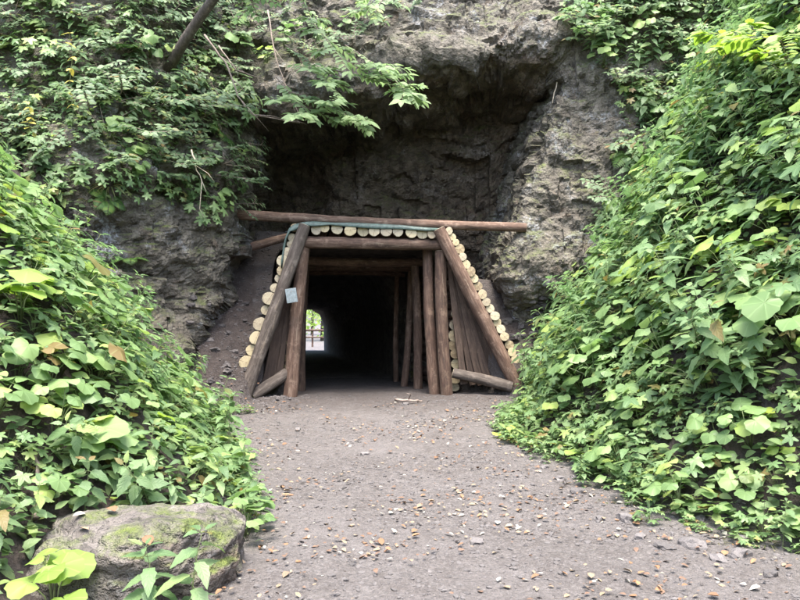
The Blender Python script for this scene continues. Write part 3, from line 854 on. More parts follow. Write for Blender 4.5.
# ------------------------------------------------------------------ plant prototypes: lists of (part name, mesh, matrix, kind)
def proto_nettle(seed, h, split=False, mat='nettle', ls=0.135):
    rr = random.Random(seed); parts = []; st = MB(); fo = MB()
    lean = Vector((rr.uniform(-.25, .25), rr.uniform(-.25, .25), 1)); n = rr.randint(7, 9)
    pts = [Vector((lean.x * h * t * t, lean.y * h * t * t, h * t)) for t in np.linspace(0, 1, n + 1)]
    tube_into(st, pts, [0.0045 * (1 - 0.6 * i / n) for i in range(n + 1)], 5)
    a0 = rr.uniform(0, 6.28)
    for i in range(1, n + 1):
        t = i / n; p = pts[i]
        s0 = ls * (0.62 + 0.6 * math.sin(math.pi * (0.18 + 0.62 * t))) * (0.55 if i == n else 1)
        nl = 4 if i == n else 2
        for q in range(nl):
            a = a0 + i * math.pi / 2 + q * 2 * math.pi / nl + rr.uniform(-.3, .3)
            el = rr.uniform(-0.35, 0.25) + (0.5 if i == n else 0)
            d = Vector((math.cos(a) * math.cos(el), math.sin(a) * math.cos(el), math.sin(el)))
            s = s0 * rr.uniform(0.8, 1.2)
            b = p + d * 0.022
            tube_into(st, [p, b + d * 0.01], [0.0022, 0.0016], 4, cap=False)
            m = leaf_matrix(b, d, (rr.uniform(-.3, .3), rr.uniform(-.3, .3), 1), s)
            kd = rr.choice(('ovate', 'ovate2'))
            if split: parts.append(('leaf', leaf_mesh(kd, mat), m, None))
            else: add_leaf(fo, kd, m, rr.random())
    # side shoots
    if not split:
        for i in range(2, n, 2):
            for q in (0, 1):
                a = a0 + i * math.pi / 2 + q * math.pi + 0.4
                d = Vector((math.cos(a) * 0.7, math.sin(a) * 0.7, 0.7))
                e = pts[i] + d * 0.07
                for w in range(3):
                    aa = a + rr.uniform(-1.2, 1.2)
                    add_leaf(fo, 'ovate', leaf_matrix(e, (math.cos(aa), math.sin(aa), rr.uniform(-.2, .4)), (0, 0, 1), ls * rr.uniform(.45, .7)), rr.random())
                tube_into(st, [pts[i], e], [0.002, 0.0015], 4, cap=False)
        parts.append(('foliage', fo.mesh('nettle_foliage', [M[mat]]), Matrix(), 'stuff'))
    parts.insert(0, ('stem', st.mesh('stem', [M['stem']]), Matrix(), None))
    return parts
def proto_broad(seed, n, h, s, mat='broad', kinds=('cordate', 'cordate2'), spread=0.9):
    rr = random.Random(seed); parts = []; st = MB()
    for i in range(n):
        a = 2.4 * i + rr.uniform(-.4, .4); rad = spread * h * rr.uniform(0.25, 1.0) * (0.35 + 0.65 * i / max(1, n - 1))
        hh = h * rr.uniform(0.65, 1.1) * (1.1 - 0.4 * i / max(1, n))
        e = Vector((math.cos(a) * rad, math.sin(a) * rad, hh))
        mid = Vector((e.x * 0.35, e.y * 0.35, hh * 0.65))
        tube_into(st, [Vector((0, 0, -0.02)), mid, e], [0.005, 0.004, 0.0028], 5)
        out = Vector((math.cos(a), math.sin(a), rr.uniform(-0.35, 0.15)))
        nrm = Vector((math.cos(a) * 0.45 + rr.uniform(-.3, .3), math.sin(a) * 0.45 + rr.uniform(-.3, .3), 1))
        parts.append(('leaf', leaf_mesh(rr.choice(kinds), mat), leaf_matrix(e, out, nrm, s * rr.uniform(0.65, 1.2)), None))
    parts.insert(0, ('stem', st.mesh('stem', [M['stem']]), Matrix(), None))
    return parts
def proto_lobed(seed, n, h, s, mat='lobed'):
    rr = random.Random(seed); st = MB(); fo = MB()
    for i in range(n):
        a = rr.uniform(0, 6.28); rad = h * 0.85 * math.sqrt(rr.random()); hh = h * rr.uniform(0.3, 1.05) * (1.1 - 0.35 * rad / h)
        e = Vector((math.cos(a) * rad, math.sin(a) * rad, hh))
        tube_into(st, [Vector((0, 0, -0.02)), Vector((e.x * 0.4, e.y * 0.4, hh * 0.7)), e], [0.003, 0.0026, 0.0018], 4, cap=False)
        out = Vector((math.cos(a), math.sin(a), rr.uniform(-0.5, 0.2)))
        nrm = Vector((math.cos(a) * 0.4 + rr.uniform(-.35, .35), math.sin(a) * 0.4 + rr.uniform(-.35, .35), 1))
        add_leaf(fo, rr.choice(('palmate', 'palmate2')), leaf_matrix(e, out, nrm, s * rr.uniform(0.6, 1.25)), rr.random())
    return [('stem', st.mesh('stem', [M['stem']]), Matrix(), None), ('foliage', fo.mesh('lobed_foliage', [M[mat]]), Matrix(), 'stuff')]
def branch_into(st, fo, p0, d0, L, rr, ls, kind='oval', r=0.006, sub=2, gravity=0.5, nrm=(0, 0, 1)):
    """an arching leafy branch; leaves lie flat in two ranks"""
    n = max(4, int(L / 0.07)); p = Vector(p0); d = Vector(d0).normalized(); pts = [p.copy()]
    for i in range(n):
        d = (d + Vector((rr.uniform(-.12, .12), rr.uniform(-.12, .12), -gravity * L / n * (0.4 + i / n)))).normalized()
        p = p + d * (L / n); pts.append(p.copy())
    tube_into(st, pts, [r * (1 - 0.75 * i / n) for i in range(n + 1)], 5)
    side = d.cross(Vector((0, 0, 1)));
    if side.length < 0.05: side = Vector((1, 0, 0))
    side.normalize()
    for i in range(1, n + 1):
        t = i / n
        if t < 0.18 and sub > 0: continue
        dd = (pts[i] - pts[i - 1]).normalized()
        for sgn in (-1, 1):
            ld = (dd * 0.55 + side * sgn + Vector((0, 0, rr.uniform(-.35, .1)))).normalized()
            add_leaf(fo, kind, leaf_matrix(pts[i] + ld * 0.012, ld, (nrm[0] + rr.uniform(-.3, .3), nrm[1] + rr.uniform(-.3, .3), nrm[2]), ls * rr.uniform(.7, 1.2)), rr.random())
        if sub > 0 and i % 3 == 0 and t < 0.85:
            sgn = 1 if (i // 3) % 2 else -1
            branch_into(st, fo, pts[i], dd * 0.7 + side * sgn * 0.8 + Vector((0, 0, 0.15)), L * rr.uniform(.3, .5), rr, ls, kind, r * 0.6, sub - 1, gravity, nrm)
    add_leaf(fo, kind, leaf_matrix(pts[-1], d, (0, 0, 1), ls), rr.random())
def proto_shrub(seed, n, L, ls, mat='shrub', kind='oval', up=0.8, gravity=0.9):
    rr = random.Random(seed); st = MB(); fo = MB()
    for i in range(n):
        a = 2.4 * i + rr.uniform(-.5, .5)
        branch_into(st, fo, (0, 0, 0), (math.cos(a), math.sin(a), up * rr.uniform(.6, 1.4)), L * rr.uniform(.6, 1.1), rr, ls, kind, 0.007, 1, gravity)
    return [('branch', st.mesh('branch', [M['twig']]), Matrix(), None), ('foliage', fo.mesh('shrub_foliage', [M[mat]]), Matrix(), 'stuff')]
def proto_fern(seed, n, L):
    rr = random.Random(seed); parts = []
    for i in range(n):
        fo = MB(); st = MB()
        a = 2 * math.pi * i / n + rr.uniform(-.25, .25); p = Vector((0, 0, 0)); d = Vector((math.cos(a) * .75, math.sin(a) * .75, 1)).normalized()
        pts = [p.copy()]; m_ = 14
        for j in range(m_):
            d = (d + Vector((math.cos(a) * .05, math.sin(a) * .05, -0.13))).normalized(); p = p + d * (L / m_); pts.append(p.copy())
        tube_into(st, pts, [0.003 * (1 - .8 * j / m_) for j in range(m_ + 1)], 4)
        side = Vector((-math.sin(a), math.cos(a), 0))
        for j in range(2, m_ + 1):
            t = j / m_; w = L * 0.36 * math.sin(math.pi * (0.15 + 0.83 * t)); dd = (pts[j] - pts[j - 1]).normalized(); nn = side.cross(dd)
            for sgn in (-1, 1):
                add_leaf(fo, 'pinna', leaf_matrix(pts[j], side * sgn + dd * 0.45, -nn if nn.z < 0 else nn, max(0.02, w)), rr.random())
        fr = fo.mesh('frond', [M['fern']])
        parts.append(('frond', fr, Matrix(), None))
        parts.append(('stem', st.mesh('stem', [M['stem']]), Matrix(), None))
    return parts
def proto_grass(seed, n, L, droop=1.0):
    rr = random.Random(seed); fo = MB()
    for i in range(n):
        a = rr.uniform(0, 6.28); d = Vector((math.cos(a) * .5, math.sin(a) * .5, 1)).normalized(); p = Vector((math.cos(a) * .03, math.sin(a) * .03, 0))
        l = L * rr.uniform(.5, 1.1); side = Vector((-math.sin(a), math.cos(a), 0)); V = []; UV = []
        for j in range(7):
            w = 0.005 * (1 - (j / 6) ** 1.5)
            V += [tuple(p - side * w), tuple(p + side * w)]; UV += [(-1, j / 6), (1, j / 6)]
            d = (d + Vector((math.cos(a) * .12, math.sin(a) * .12, -0.34 * droop))).normalized(); p = p + d * (l / 6)
        fo.add(V, [(2 * j, 2 * j + 1, 2 * j + 3, 2 * j + 2) for j in range(6)], UV, rr.random())
    me = fo.mesh('grass_tuft', [M['grass']])
    return [('blades', me, Matrix(), 'stuff')]

def place(name, parts, loc, up, rz, s, label, cat, group=None):
    up = Vector(up).normalized()
    q = Vector((0, 0, 1)).rotation_difference(up) @ Quaternion((0, 0, 1), rz)
    e = bpy.data.objects.new(name, None); e.empty_display_size = 0.05; col.objects.link(e)
    e.matrix_basis = Matrix.Translation(loc) @ q.to_matrix().to_4x4() @ Matrix.Scale(s, 4)
    tag(e, label, cat, group)
    for (nm, me, m, kind) in parts:
        o = bpy.data.objects.new(nm, me); col.objects.link(o); o.parent = e; o.matrix_basis = m
        if kind: o['kind'] = kind
    return e

# ------------------------------------------------------------------ where things grow
def in_poly(px, py, poly):
    poly = np.array(poly, float); x, y = np.asarray(px), np.asarray(py)
    ins = np.zeros(x.shape, bool); j = len(poly) - 1
    for i in range(len(poly)):
        xi, yi = poly[i]; xj, yj = poly[j]
        c = ((yi > y) != (yj > y)) & (x < (xj - xi) * (y - yi) / (yj - yi + 1e-12) + xi)
        ins ^= c; j = i
    return ins
POLY_L = [(-500, -150), (-40, 120), (0, 200), (50, 235), (95, 295), (130, 330), (150, 368), (178, 385), (196, 415), (226, 455), (255, 505), (266, 538), (240, 545), (215, 520), (190, 512), (60, 525), (0, 600), (-500, 800)]
POLY_U = [(-500, -250), (238, -250), (244, 60), (238, 130), (234, 205), (205, 218), (150, 196), (100, 205), (60, 215), (0, 200), (-500, 150)]
POLY_R = [(565, -250), (1300, -250), (1300, 750), (800, 548), (735, 532), (655, 512), (612, 486), (560, 462), (508, 442), (498, 428), (535, 404), (528, 380), (535, 340), (556, 305), (572, 262), (598, 238), (622, 200), (632, 140), (625, 105), (596, 60), (574, 40)]
def bank_normal(x, y):
    e = 0.08
    zx = (ground_z(np.array([x + e, x - e]), np.array([y, y]), False)); zy = (ground_z(np.array([x, x]), np.array([y + e, y - e]), False))
    return Vector((-(zx[0] - zx[1]) / (2 * e), -(zy[0] - zy[1]) / (2 * e), 1)).normalized()
def cliff_normal(x, z):
    e = 0.1
    a = cliff_y(np.array([x + e, x - e, x, x]), np.array([z, z, z + e, z - e]), False)
    return Vector(((a[0] - a[1]) / (2 * e), -1, (a[2] - a[3]) / (2 * e))).normalized()
def sample_bank(n, poly, x0, x1, y0, y1, sep):
    """world-uniform points on the banks, kept apart by sep, where the photograph shows greenery"""
    X = NP.uniform(x0, x1, n); Y = NP.uniform(y0, y1, n); Z = ground_z(X, Y)
    px, py = project(X, Y, Z); ok = in_poly(px, py, poly)
    cyv = cliff_y(X, Z); ok &= (Y < cyv + 0.15)
    return poisson(np.stack([X, Y, Z, px, py], 1)[ok], sep)
def sample_cliff(n, poly, x0, x1, z0, z1, sep):
    X = NP.uniform(x0, x1, n); Z = NP.uniform(z0, z1, n); Y = cliff_y(X, Z)
    px, py = project(X, Y, Z); ok = in_poly(px, py, poly)
    gz = ground_z(X, np.minimum(Y, 13.3)); ok &= Z > gz - 0.1
    return poisson(np.stack([X, Y, Z, px, py], 1)[ok], sep)
def poisson(A, sep):
    grid = {}; out = []
    for r in A:
        c = tuple(np.floor(r[:3] / sep).astype(int)); bad = False
        for dx in (-1, 0, 1):
            for dy in (-1, 0, 1):
                for dz in (-1, 0, 1):
                    for s in grid.get((c[0] + dx, c[1] + dy, c[2] + dz), ()):
                        if (s[0] - r[0]) ** 2 + (s[1] - r[1]) ** 2 + (s[2] - r[2]) ** 2 < sep * sep: bad = True
        if not bad:
            grid.setdefault(c, []).append(r); out.append(r)
    return np.array(out)
def hit(px, py, lift=0.0):
    """first terrain point along the pixel's ray"""
    d = ray(px, py); t = np.arange(2.5, 15.5, 0.01)
    x, y, z = d.x * t, d.y * t, CAMZ + d.z * t
    h = (z < ground_z(x, np.minimum(y, 13.6))) | (y > cliff_y(x, z))
    i = int(np.argmax(h)) if h.any() else len(t) - 1
    return Vector((x[i], y[i], z[i] + lift))

PR = {
    'nettle': [proto_nettle(400 + i, R.uniform(.42, .68)) for i in range(10)],
    'nettle_near': [proto_nettle(430 + i, R.uniform(.34, .48), True, 'nettle', 0.135) for i in range(5)],
    'broad': [proto_broad(450 + i, R.randint(5, 8), R.uniform(.26, .40), R.uniform(.15, .20)) for i in range(8)],
    'lime': [proto_broad(470 + i, R.randint(3, 5), R.uniform(.24, .34), R.uniform(.16, .22), 'lime') for i in range(4)],
    'lobed': [proto_lobed(480 + i, R.randint(16, 24), R.uniform(.26, .40), R.uniform(.13, .18)) for i in range(8)],
    'shrub': [proto_shrub(500 + i, R.randint(3, 5), R.uniform(.5, .75), R.uniform(.085, .115)) for i in range(6)],
    'fern': [proto_fern(520 + i, R.randint(6, 8), R.uniform(.32, .42)) for i in range(3)],
    'grass': [proto_grass(530 + i, 46, R.uniform(.22, .34)) for i in range(4)]}
NAMES = {'nettle': ('nettle_plant', 'nettle'), 'nettle_near': ('nettle_plant', 'nettle'), 'broad': ('broad_leaved_plant', 'plant'), 'lime': ('broad_leaved_plant', 'plant'),
         'lobed': ('lobed_leaf_plant', 'plant'), 'shrub': ('leafy_shrub', 'shrub'), 'fern': ('fern', 'fern'), 'grass': ('grass_tuft', 'grass')}
LOOK = {'nettle': 'upright nettle with pairs of toothed leaves', 'nettle_near': 'upright nettle with large toothed leaves', 'broad': 'plant with round heart-shaped leaves',
        'lime': 'plant with large bright lime leaves', 'lobed': 'herb with lobed leaves', 'shrub': 'arching shrub with oval leaves', 'fern': 'fern with feathery fronds', 'grass': 'drooping grass tuft'}
ZL = [(470, [(60, 'left of the mossy boulder'), (150, 'behind the left half of the boulder'), (999, 'behind the right half of the boulder')]),
      (425, [(55, 'low at the left picture edge'), (120, 'just above the boulder'), (185, 'up the bank behind the boulder'), (999, 'at the left path edge')]),
      (380, [(55, 'at the left edge above knee height'), (110, 'on the lower left bank'), (165, 'in the middle of the lower left bank'), (999, 'at the left path edge near the entrance')]),
      (335, [(45, 'midway up the left picture edge'), (100, 'midway up the left bank'), (999, 'at the foot of the left rock pillar')]),
      (290, [(45, 'at the left edge opposite the tunnel'), (90, 'on the upper left bank'), (999, 'below and left of the rock pillar')]),
      (190, [(50, 'high at the left picture edge'), (999, 'high on the bank beside the rock pillar')]),
      (140, [(60, 'on the shaded cliff at the left edge'), (120, 'on the cliff under the yellowed stem'), (180, 'directly above the left rock pillar'), (999, 'beside the left edge of the recess')]),
      (95, [(60, 'at the left edge level with the recess'), (120, 'beside the yellowed stem'), (180, 'below the leaning trunk'), (999, 'above the left edge of the recess')]),
      (45, [(60, 'at the upper left picture edge'), (120, 'above the yellowed stem'), (170, 'at the base of the leaning trunk'), (999, 'just right of the leaning trunk')]),
      (-999, [(70, 'in the top left corner'), (180, 'at the top edge left of the trunk'), (999, 'at the top edge right of the trunk')])]
ZR = [(490, [(700, 'at the right path edge nearest the camera'), (999, 'in the lower right corner')]),
      (440, [(600, 'at the right path edge near the entrance'), (700, 'in the middle of the right bank foot'), (999, 'at the right bank foot by the edge')]),
      (385, [(580, 'beside the foot of the right slanting log'), (650, 'low on the right bank by the entrance'), (730, 'in the lower middle of the right bank'), (999, 'low at the right picture edge')]),
      (330, [(580, 'beside the rubble right of the entrance'), (650, 'level with the sill on the right bank'), (730, 'below the middle of the right bank'), (999, 'at the right edge at sill height')]),
      (265, [(620, 'against the foot of the right rock'), (690, 'in the middle of the right bank'), (750, 'right of the middle of the right bank'), (999, 'at the right edge at lintel height')]),
      (200, [(660, 'against the right rock at log height'), (730, 'above the middle of the right bank'), (999, 'at the right edge at log height')]),
      (145, [(680, 'beside the right rock face'), (740, 'on the upper right bank'), (999, 'high at the right picture edge')]),
      (90, [(680, 'beside the upper right rock face'), (740, 'high on the upper right bank'), (999, 'near the top of the right edge')]),
      (40, [(640, 'on top of the right rock face'), (720, 'high up right of the rock face'), (999, 'below the top right corner')]),
      (-999, [(640, 'at the top edge above the right rock'), (720, 'at the top edge right of the rock'), (999, 'in the top right corner')])]
def zone(px, py):
    if 246 <= px < 430 and py < 90: return 'on the ledge above the recess'
    for lo, row in (ZL if px < 300 else ZR):
        if py > lo:
            for hi, txt in row:
                if px < hi: return txt
            return row[-1][1]
    return 'on the slope'
def grow(kind, pt, n, scale=None, label=None, up_mix=0.95):
    nm, cat = NAMES[kind]
    up = Vector((0, 0, 1)) + n * up_mix + Vector((R.uniform(-.12, .12), R.uniform(-.12, .12), 0))
    z = zone(pt[3], pt[4]); scale = scale or R.uniform(.75, 1.2)
    size = 'small ' if scale < 0.72 else ('tall ' if scale > 1.0 else '')
    lb = label or (size + LOOK[kind] + ' ' + z)
    GROW.append((nm, R.choice(PR[kind]), Vector(pt[:3]) - n * 0.02, up, R.uniform(0, 6.28), scale, lb, cat,
                 None if label else (size + LOOK[kind].split(' with')[0] + 's ' + z), scale / pt[1] * (1 if -40 < pt[3] < 840 and -30 < pt[4] < 640 else 0.01)))
GROW = []
def plant_matrix(loc, up, rz, s):
    q = Vector((0, 0, 1)).rotation_difference(Vector(up).normalized()) @ Quaternion((0, 0, 1), rz)
    return Matrix.Translation(loc) @ q.to_matrix().to_4x4() @ Matrix.Scale(s, 4)
_cache = {}
def mesh_arrays(me):
    if me.name not in _cache:
        v = np.zeros(len(me.vertices) * 3); me.vertices.foreach_get('co', v)
        uv = np.zeros(len(me.loops) * 2); me.uv_layers[0].data.foreach_get('uv', uv)
        li = np.zeros(len(me.loops), int); me.loops.foreach_get('vertex_index', li)
        U = np.zeros((len(me.vertices), 2)); U[li] = uv.reshape(-1, 2)
        lv = np.zeros(len(me.vertices)); me.attributes['lv'].data.foreach_get('value', lv)
        _cache[me.name] = (v.reshape(-1, 3), [tuple(p.vertices) for p in me.polygons], U, lv)
    return _cache[me.name]
def plant_all():
    kinds = {}
    for g in GROW: kinds.setdefault(g[0], []).append(g)
    for nm, L in kinds.items():
        L.sort(key=lambda g: -g[9])
        keep = [g for g in L[:285] if g[9] > 0.012]; rest = L[len(keep):]
        for g in keep: place(*g[:9])
        if not rest: continue
        mats = []; mb = MB()
        for g in rest:
            W = plant_matrix(g[2], g[3], g[4], g[5]); off = R.random()
            for (pn, me, m, kd) in g[1]:
                mt = me.materials[0]
                if mt not in mats: mats.append(mt)
                A = np.array(W @ m); V, F, U, lv = mesh_arrays(me)
                mb.add(V @ A[:3, :3].T + A[:3, 3], F, U, 0.0, mats.index(mt)); mb.lv[-1] = lv + off
        o = link(nm.replace('_plant', '') + '_thicket', mb.mesh(nm, mats)); o['kind'] = 'stuff'
        tag(o, 'mass of further ' + nm.replace('_', ' ') + ' growth filling the slopes', 'undergrowth')
def patchy(w, p):
    q = np.array([p[:3]]) * 1.1
    return {k_: v * float(np.exp(4.0 * fbm(q + 13.7 * (i + 1), 2)[0])) for i, (k_, v) in enumerate(w.items())}
def pick(w):
    r = R.random() * sum(w.values())
    for k_, v in w.items():
        r -= v
        if r <= 0: return k_
    return k_
def pickp(p, w): return pick(patchy(w, p))
# left bank: nettles and broad leaves in thick growth
for p in sample_bank(16000, POLY_L, -5.6, -0.6, 3.0, 10.6, 0.172):
    n = bank_normal(p[0], p[1])
    near = p[1] < 6.0
    grow(pickp(p, {'nettle_near' if near else 'nettle': 3.6, 'broad': 3.4, 'lobed': 3.0, 'lime': 0.3, 'fern': 0.12, 'grass': 0.3}), p, n, R.uniform(.48, .85) if near else R.uniform(.65, 1.1))
# right bank
for p in sample_bank(34000, POLY_R, 0.9, 6.2, 4.0, 11.9, 0.185):
    n = bank_normal(p[0], p[1])
    low = p[4] > 400
    grow(pickp(p, {'nettle': 1.2 if low else 4.5, 'lobed': 5.0 if low else 2.6, 'broad': 1.5, 'lime': 0.55, 'fern': 0.15, 'grass': 0.25}), p, n, (R.uniform(.45, .85) if low else R.uniform(.65, 1.2)) * (1 + .5 * float(fbm(np.array([p[:3]]) * 1.3, 2)[0])))
# right cliff top
for p in sample_cliff(14000, POLY_R, 1.9, 6.5, 3.0, 7.8, 0.205):
    n = cliff_normal(p[0], p[2])
    grow(pick({'nettle': 3, 'lobed': 2, 'broad': 1.3, 'shrub': 1.5, 'fern': 0.3}), p, n, R.uniform(.7, 1.1), up_mix=1.1)
# left cliff: patchy
for p in sample_cliff(14000, POLY_U, -7.5, -2.3, 2.4, 7.4, 0.22):
    if R.random() < 0.08: continue
    n = cliff_normal(p[0], p[2])
    grow(pick({'shrub': 3.6, 'nettle': 1.2, 'lobed': 1.8, 'broad': 0.9, 'fern': 0.35, 'grass': 1.3}), p, n, R.uniform(.65, 1.05), up_mix=1.2)

POLY_C = [(248, -150), (430, -150), (420, 18), (370, 30), (310, 62), (250, 70)]
for p in sample_cliff(6000, POLY_C, -2.6, 0.6, 5.0, 8.0, 0.36):
    grow(pick({'shrub': 2.2, 'lobed': 1.2, 'broad': 0.8, 'grass': 0.8}), p, cliff_normal(p[0], p[2]), R.uniform(.55, .85), up_mix=1.2)
for i in range(150):
    y = R.uniform(4.6, 10.2); right = R.random() < .6
    x = (np.interp(y, _ry, _rx) - abs(R.gauss(0, .22)) + .1) if right else (np.interp(y, _ly, _lx) + abs(R.gauss(0, .16)) - .1)
    z = float(ground_z(np.array([x]), np.array([y]))[0]); px, py = project(x, y, z)
    grow(pick({'lobed': 3, 'nettle': .8, 'grass': 2.0, 'broad': .5}), (x, y, z, float(px), float(py)), Vector((0, 0, 1)), R.uniform(.22, .5))
plant_all()
# ------------------------------------------------------------------ ground cover that nobody could count
def cover(name, label, pts_n, s0, s1, seed):
    rr = random.Random(seed); mb = MB()
    for (x, y, z, n) in pts_n:
        for q in range(rr.randint(2, 4)):
            a = rr.uniform(0, 6.28)
            d = Vector((math.cos(a), math.sin(a), rr.uniform(-.3, .5))) + n * 0.5
            pos = Vector((x, y, z)) + Vector((rr.uniform(-.06, .06), rr.uniform(-.06, .06), rr.uniform(0, .06))) + n * rr.uniform(.0, .08)
            add_leaf(mb, 'small', leaf_matrix(pos, d, n + Vector((rr.uniform(-.5, .5), rr.uniform(-.5, .5), .8)), rr.uniform(s0, s1)), rr.random())
    o = link(name, mb.mesh(name, [M['cover']])); o['kind'] = 'stuff'; tag(o, label, 'ground cover')
    return o
def jit(A, f): return [(p[0], p[1], p[2], f(p)) for p in A]
cl = sample_bank(24000, POLY_L, -5.6, -0.6, 3.2, 10.6, 0.075)
cover('ground_cover', 'small low leaves covering the soil of the left bank', jit(cl, lambda p: bank_normal(p[0], p[1])), .05, .10, 1)
cr = sample_bank(42000, POLY_R, 0.9, 6.2, 3.8, 11.9, 0.072)
cover('ground_cover', 'small low leaves covering the soil of the right bank', jit(cr, lambda p: bank_normal(p[0], p[1])), .055, .115, 2)
cu_ = sample_cliff(14000, POLY_U, -6.5, -2.35, 2.6, 8.5, 0.11)
cu_ = cu_[fbm(cu_[:, :3] * 1.2, 3) > -0.12]
cover('ground_cover', 'small creeping leaves hanging on the shaded left cliff', jit(cu_, lambda p: cliff_normal(p[0], p[2])), .045, .09, 3)
cc_ = sample_cliff(6000, POLY_R, 1.9, 6.0, 3.0, 8.5, 0.11)
cover('ground_cover', 'small creeping leaves hanging at the top of the right slope', jit(cc_, lambda p: cliff_normal(p[0], p[2])), .03, .065, 4)

# ------------------------------------------------------------------ singled-out plants
def special(kind, px, py, scale, label, up=(0, -.2, 1), rz=0.0, parts=None, name=None, cat=None):
    p = hit(px, py)
    if py > 590:
        p = at(px, py, 3.7); p.z = float(ground_z(np.array([p.x]), np.array([p.y]))[0])
    nm, ct = NAMES.get(kind, (name, cat))
    return place(name or nm, parts or R.choice(PR[kind]), p, up, rz, scale, label, cat or ct)
special('lime', 632, 408, 0.8, 'plant with a lone bright lime leaf low in the right bank', parts=proto_broad(601, 2, .22, .17, 'lime'))
special('lime', 555, 352, 0.9, 'clump of bright lime lobed leaves near the rubble on the right bank', parts=proto_lobed(602, 16, .30, .15, 'lime'))
special('lime', 55, 598, 0.95, 'big bright lime leaves in front of the boulder at the lower left corner', parts=proto_broad(603, 7, .34, .20, 'lime', spread=.7))
special('lime', 20, 330, 1.0, 'bright lime heart-shaped leaves at the left picture edge', parts=proto_broad(604, 7, .36, .22, 'lime'))
special('broad', 95, 470, 1.0, 'plant with one very large round leaf above the boulder', parts=proto_broad(605, 4, .30, .26, 'broad'))
special('broad', 105, 320, 1.0, 'broad lime green leaves in front of the left rock pillar', parts=proto_broad(606, 6, .40, .20, 'lime'))
special('nettle_near', 192, 601, 1.0, 'bright nettle in front of the boulder at the bottom', parts=proto_nettle(607, .40, True, 'nettle', .135))
special('nettle_near', 158, 602, 0.9, 'smaller nettle at the bottom edge left of another', parts=proto_nettle(608, .38, True, 'nettle', .13))
def over_boulder(px, Y, seed, label, h, ls):
    p = at(px, 500, Y); p.z = float(ground_z(np.array([p.x]), np.array([p.y]))[0])
    place('nettle_plant', proto_nettle(seed, h, True, 'nettle', ls), p, (.1, -.75, .8), seed * 1.3, 1.0, label, 'nettle')
over_boulder(95, 4.80, 611, 'nettle drooping over the left top of the boulder', .46, .12)
over_boulder(150, 4.85, 612, 'nettle drooping over the middle top of the boulder', .42, .12)
over_boulder(200, 4.85, 613, 'nettle drooping over the right top of the boulder', .40, .11)
special('fern', 128, 262, .95, 'drooping fern growing on the left rock pillar')
special('grass', 110, 185, 1.5, 'pale grass tuft hanging over the left rock pillar', up=(0.1, -.7, .6))
special('grass', 168, 190, 1.3, 'dark grass tuft hanging above the left rock pillar', up=(0.2, -.7, .6))
special('fern', 125, 50, .8, 'light green fern at the top of the left cliff')
# hanging branches
def hanging(name, starts, L, ls, label, seed, mat='shrub', kind='oval', gravity=0.5, cat='branch'):
    rr = random.Random(seed); st = MB(); fo = MB(); base = Vector(starts[0][0])
    for (p, d) in starts:
        branch_into(st, fo, Vector(p) - base, d, L * rr.uniform(.85, 1.1), rr, ls, kind, 0.009, 2, gravity, (0.1, -.75, .8))
    e = empty(name, base); tag(e, label, cat)
    link('branch', st.mesh('branch', [M['twig']]), e)
    o = link('foliage', fo.mesh('foliage', [M[mat]]), e); o['kind'] = 'stuff'
    return e
hanging('hanging_branch', [(at(285, 45, 11.0), (0.80, -0.30, -0.62)), (at(310, 20, 11.0), (0.70, -0.3, -0.75)), (at(275, 75, 11.0), (.45, -.4, -.65)), (at(330, 70, 10.9), (.85, -.2, -.2)), (at(292, 92, 10.9), (.7, -.3, -.35)), (at(345, 45, 10.9), (.7, -.3, -.5))], 1.3, .15, 'leafy branch hanging over the dark rock recess above the entrance', 701, 'hang', 'oval', .25)
hanging('hanging_branch', [(at(335, -15, 11.5), (0.5, -0.4, -0.6)), (at(390, -12, 11.6), (-.3, -.5, -.5)), (at(300, -10, 11.3), (.2, -.5, -.7))], 1.0, .12, 'leafy twigs drooping from the top edge above the entrance', 702, 'hang', 'oval', .4)
hanging('leafy_shrub', [(hit(120, 95), (0.5, -0.8, 0.1)), (hit(160, 105), (0.7, -0.7, -.05)), (hit(90, 110), (0.2, -0.9, .1)), (hit(190, 110), (0.8, -0.5, .0)), (hit(150, 140), (.3, -.8, 0))], 1.0, .105, 'large shrub with layered grey-green leaves on the left cliff', 703, 'shrub', 'oval', .35, 'shrub')
hanging('leafy_shrub', [(hit(205, 150), (0.7, -0.5, 0)), (hit(180, 165), (0.3, -0.8, -.1)), (hit(215, 175), (.8, -.4, -.1)), (hit(140, 165), (-.1, -.9, 0))], 0.62, .095, 'shrub leaning from the left pillar edge towards the dark recess', 704, 'shrub', 'oval', .4, 'shrub')
hanging('leafy_shrub', [(hit(597, 45), (-0.3, -0.8, 0.3)), (hit(615, 25), (-.1, -.9, .2)), (hit(580, 20), (-.5, -.7, -.1))], 0.6, .12, 'bright shrub hanging over the top of the right rock face', 705, 'lobed', 'oval', .5, 'shrub')
hanging('hanging_branch', [(hit(760, 62), (-0.9, -0.6, 0.3)), (hit(790, 70), (-.8, -.8, .3))], 0.9, .15, 'pale broad-leaved branch arching out at the upper right', 706, 'lime', 'oval', .6)
hanging('hanging_branch', [(at(245, 178, 11.1), (0.55, -0.2, -0.2))], 0.5, .075, 'thin leafy sprig hanging in front of the long log', 707, 'shrub', 'oval', .6)
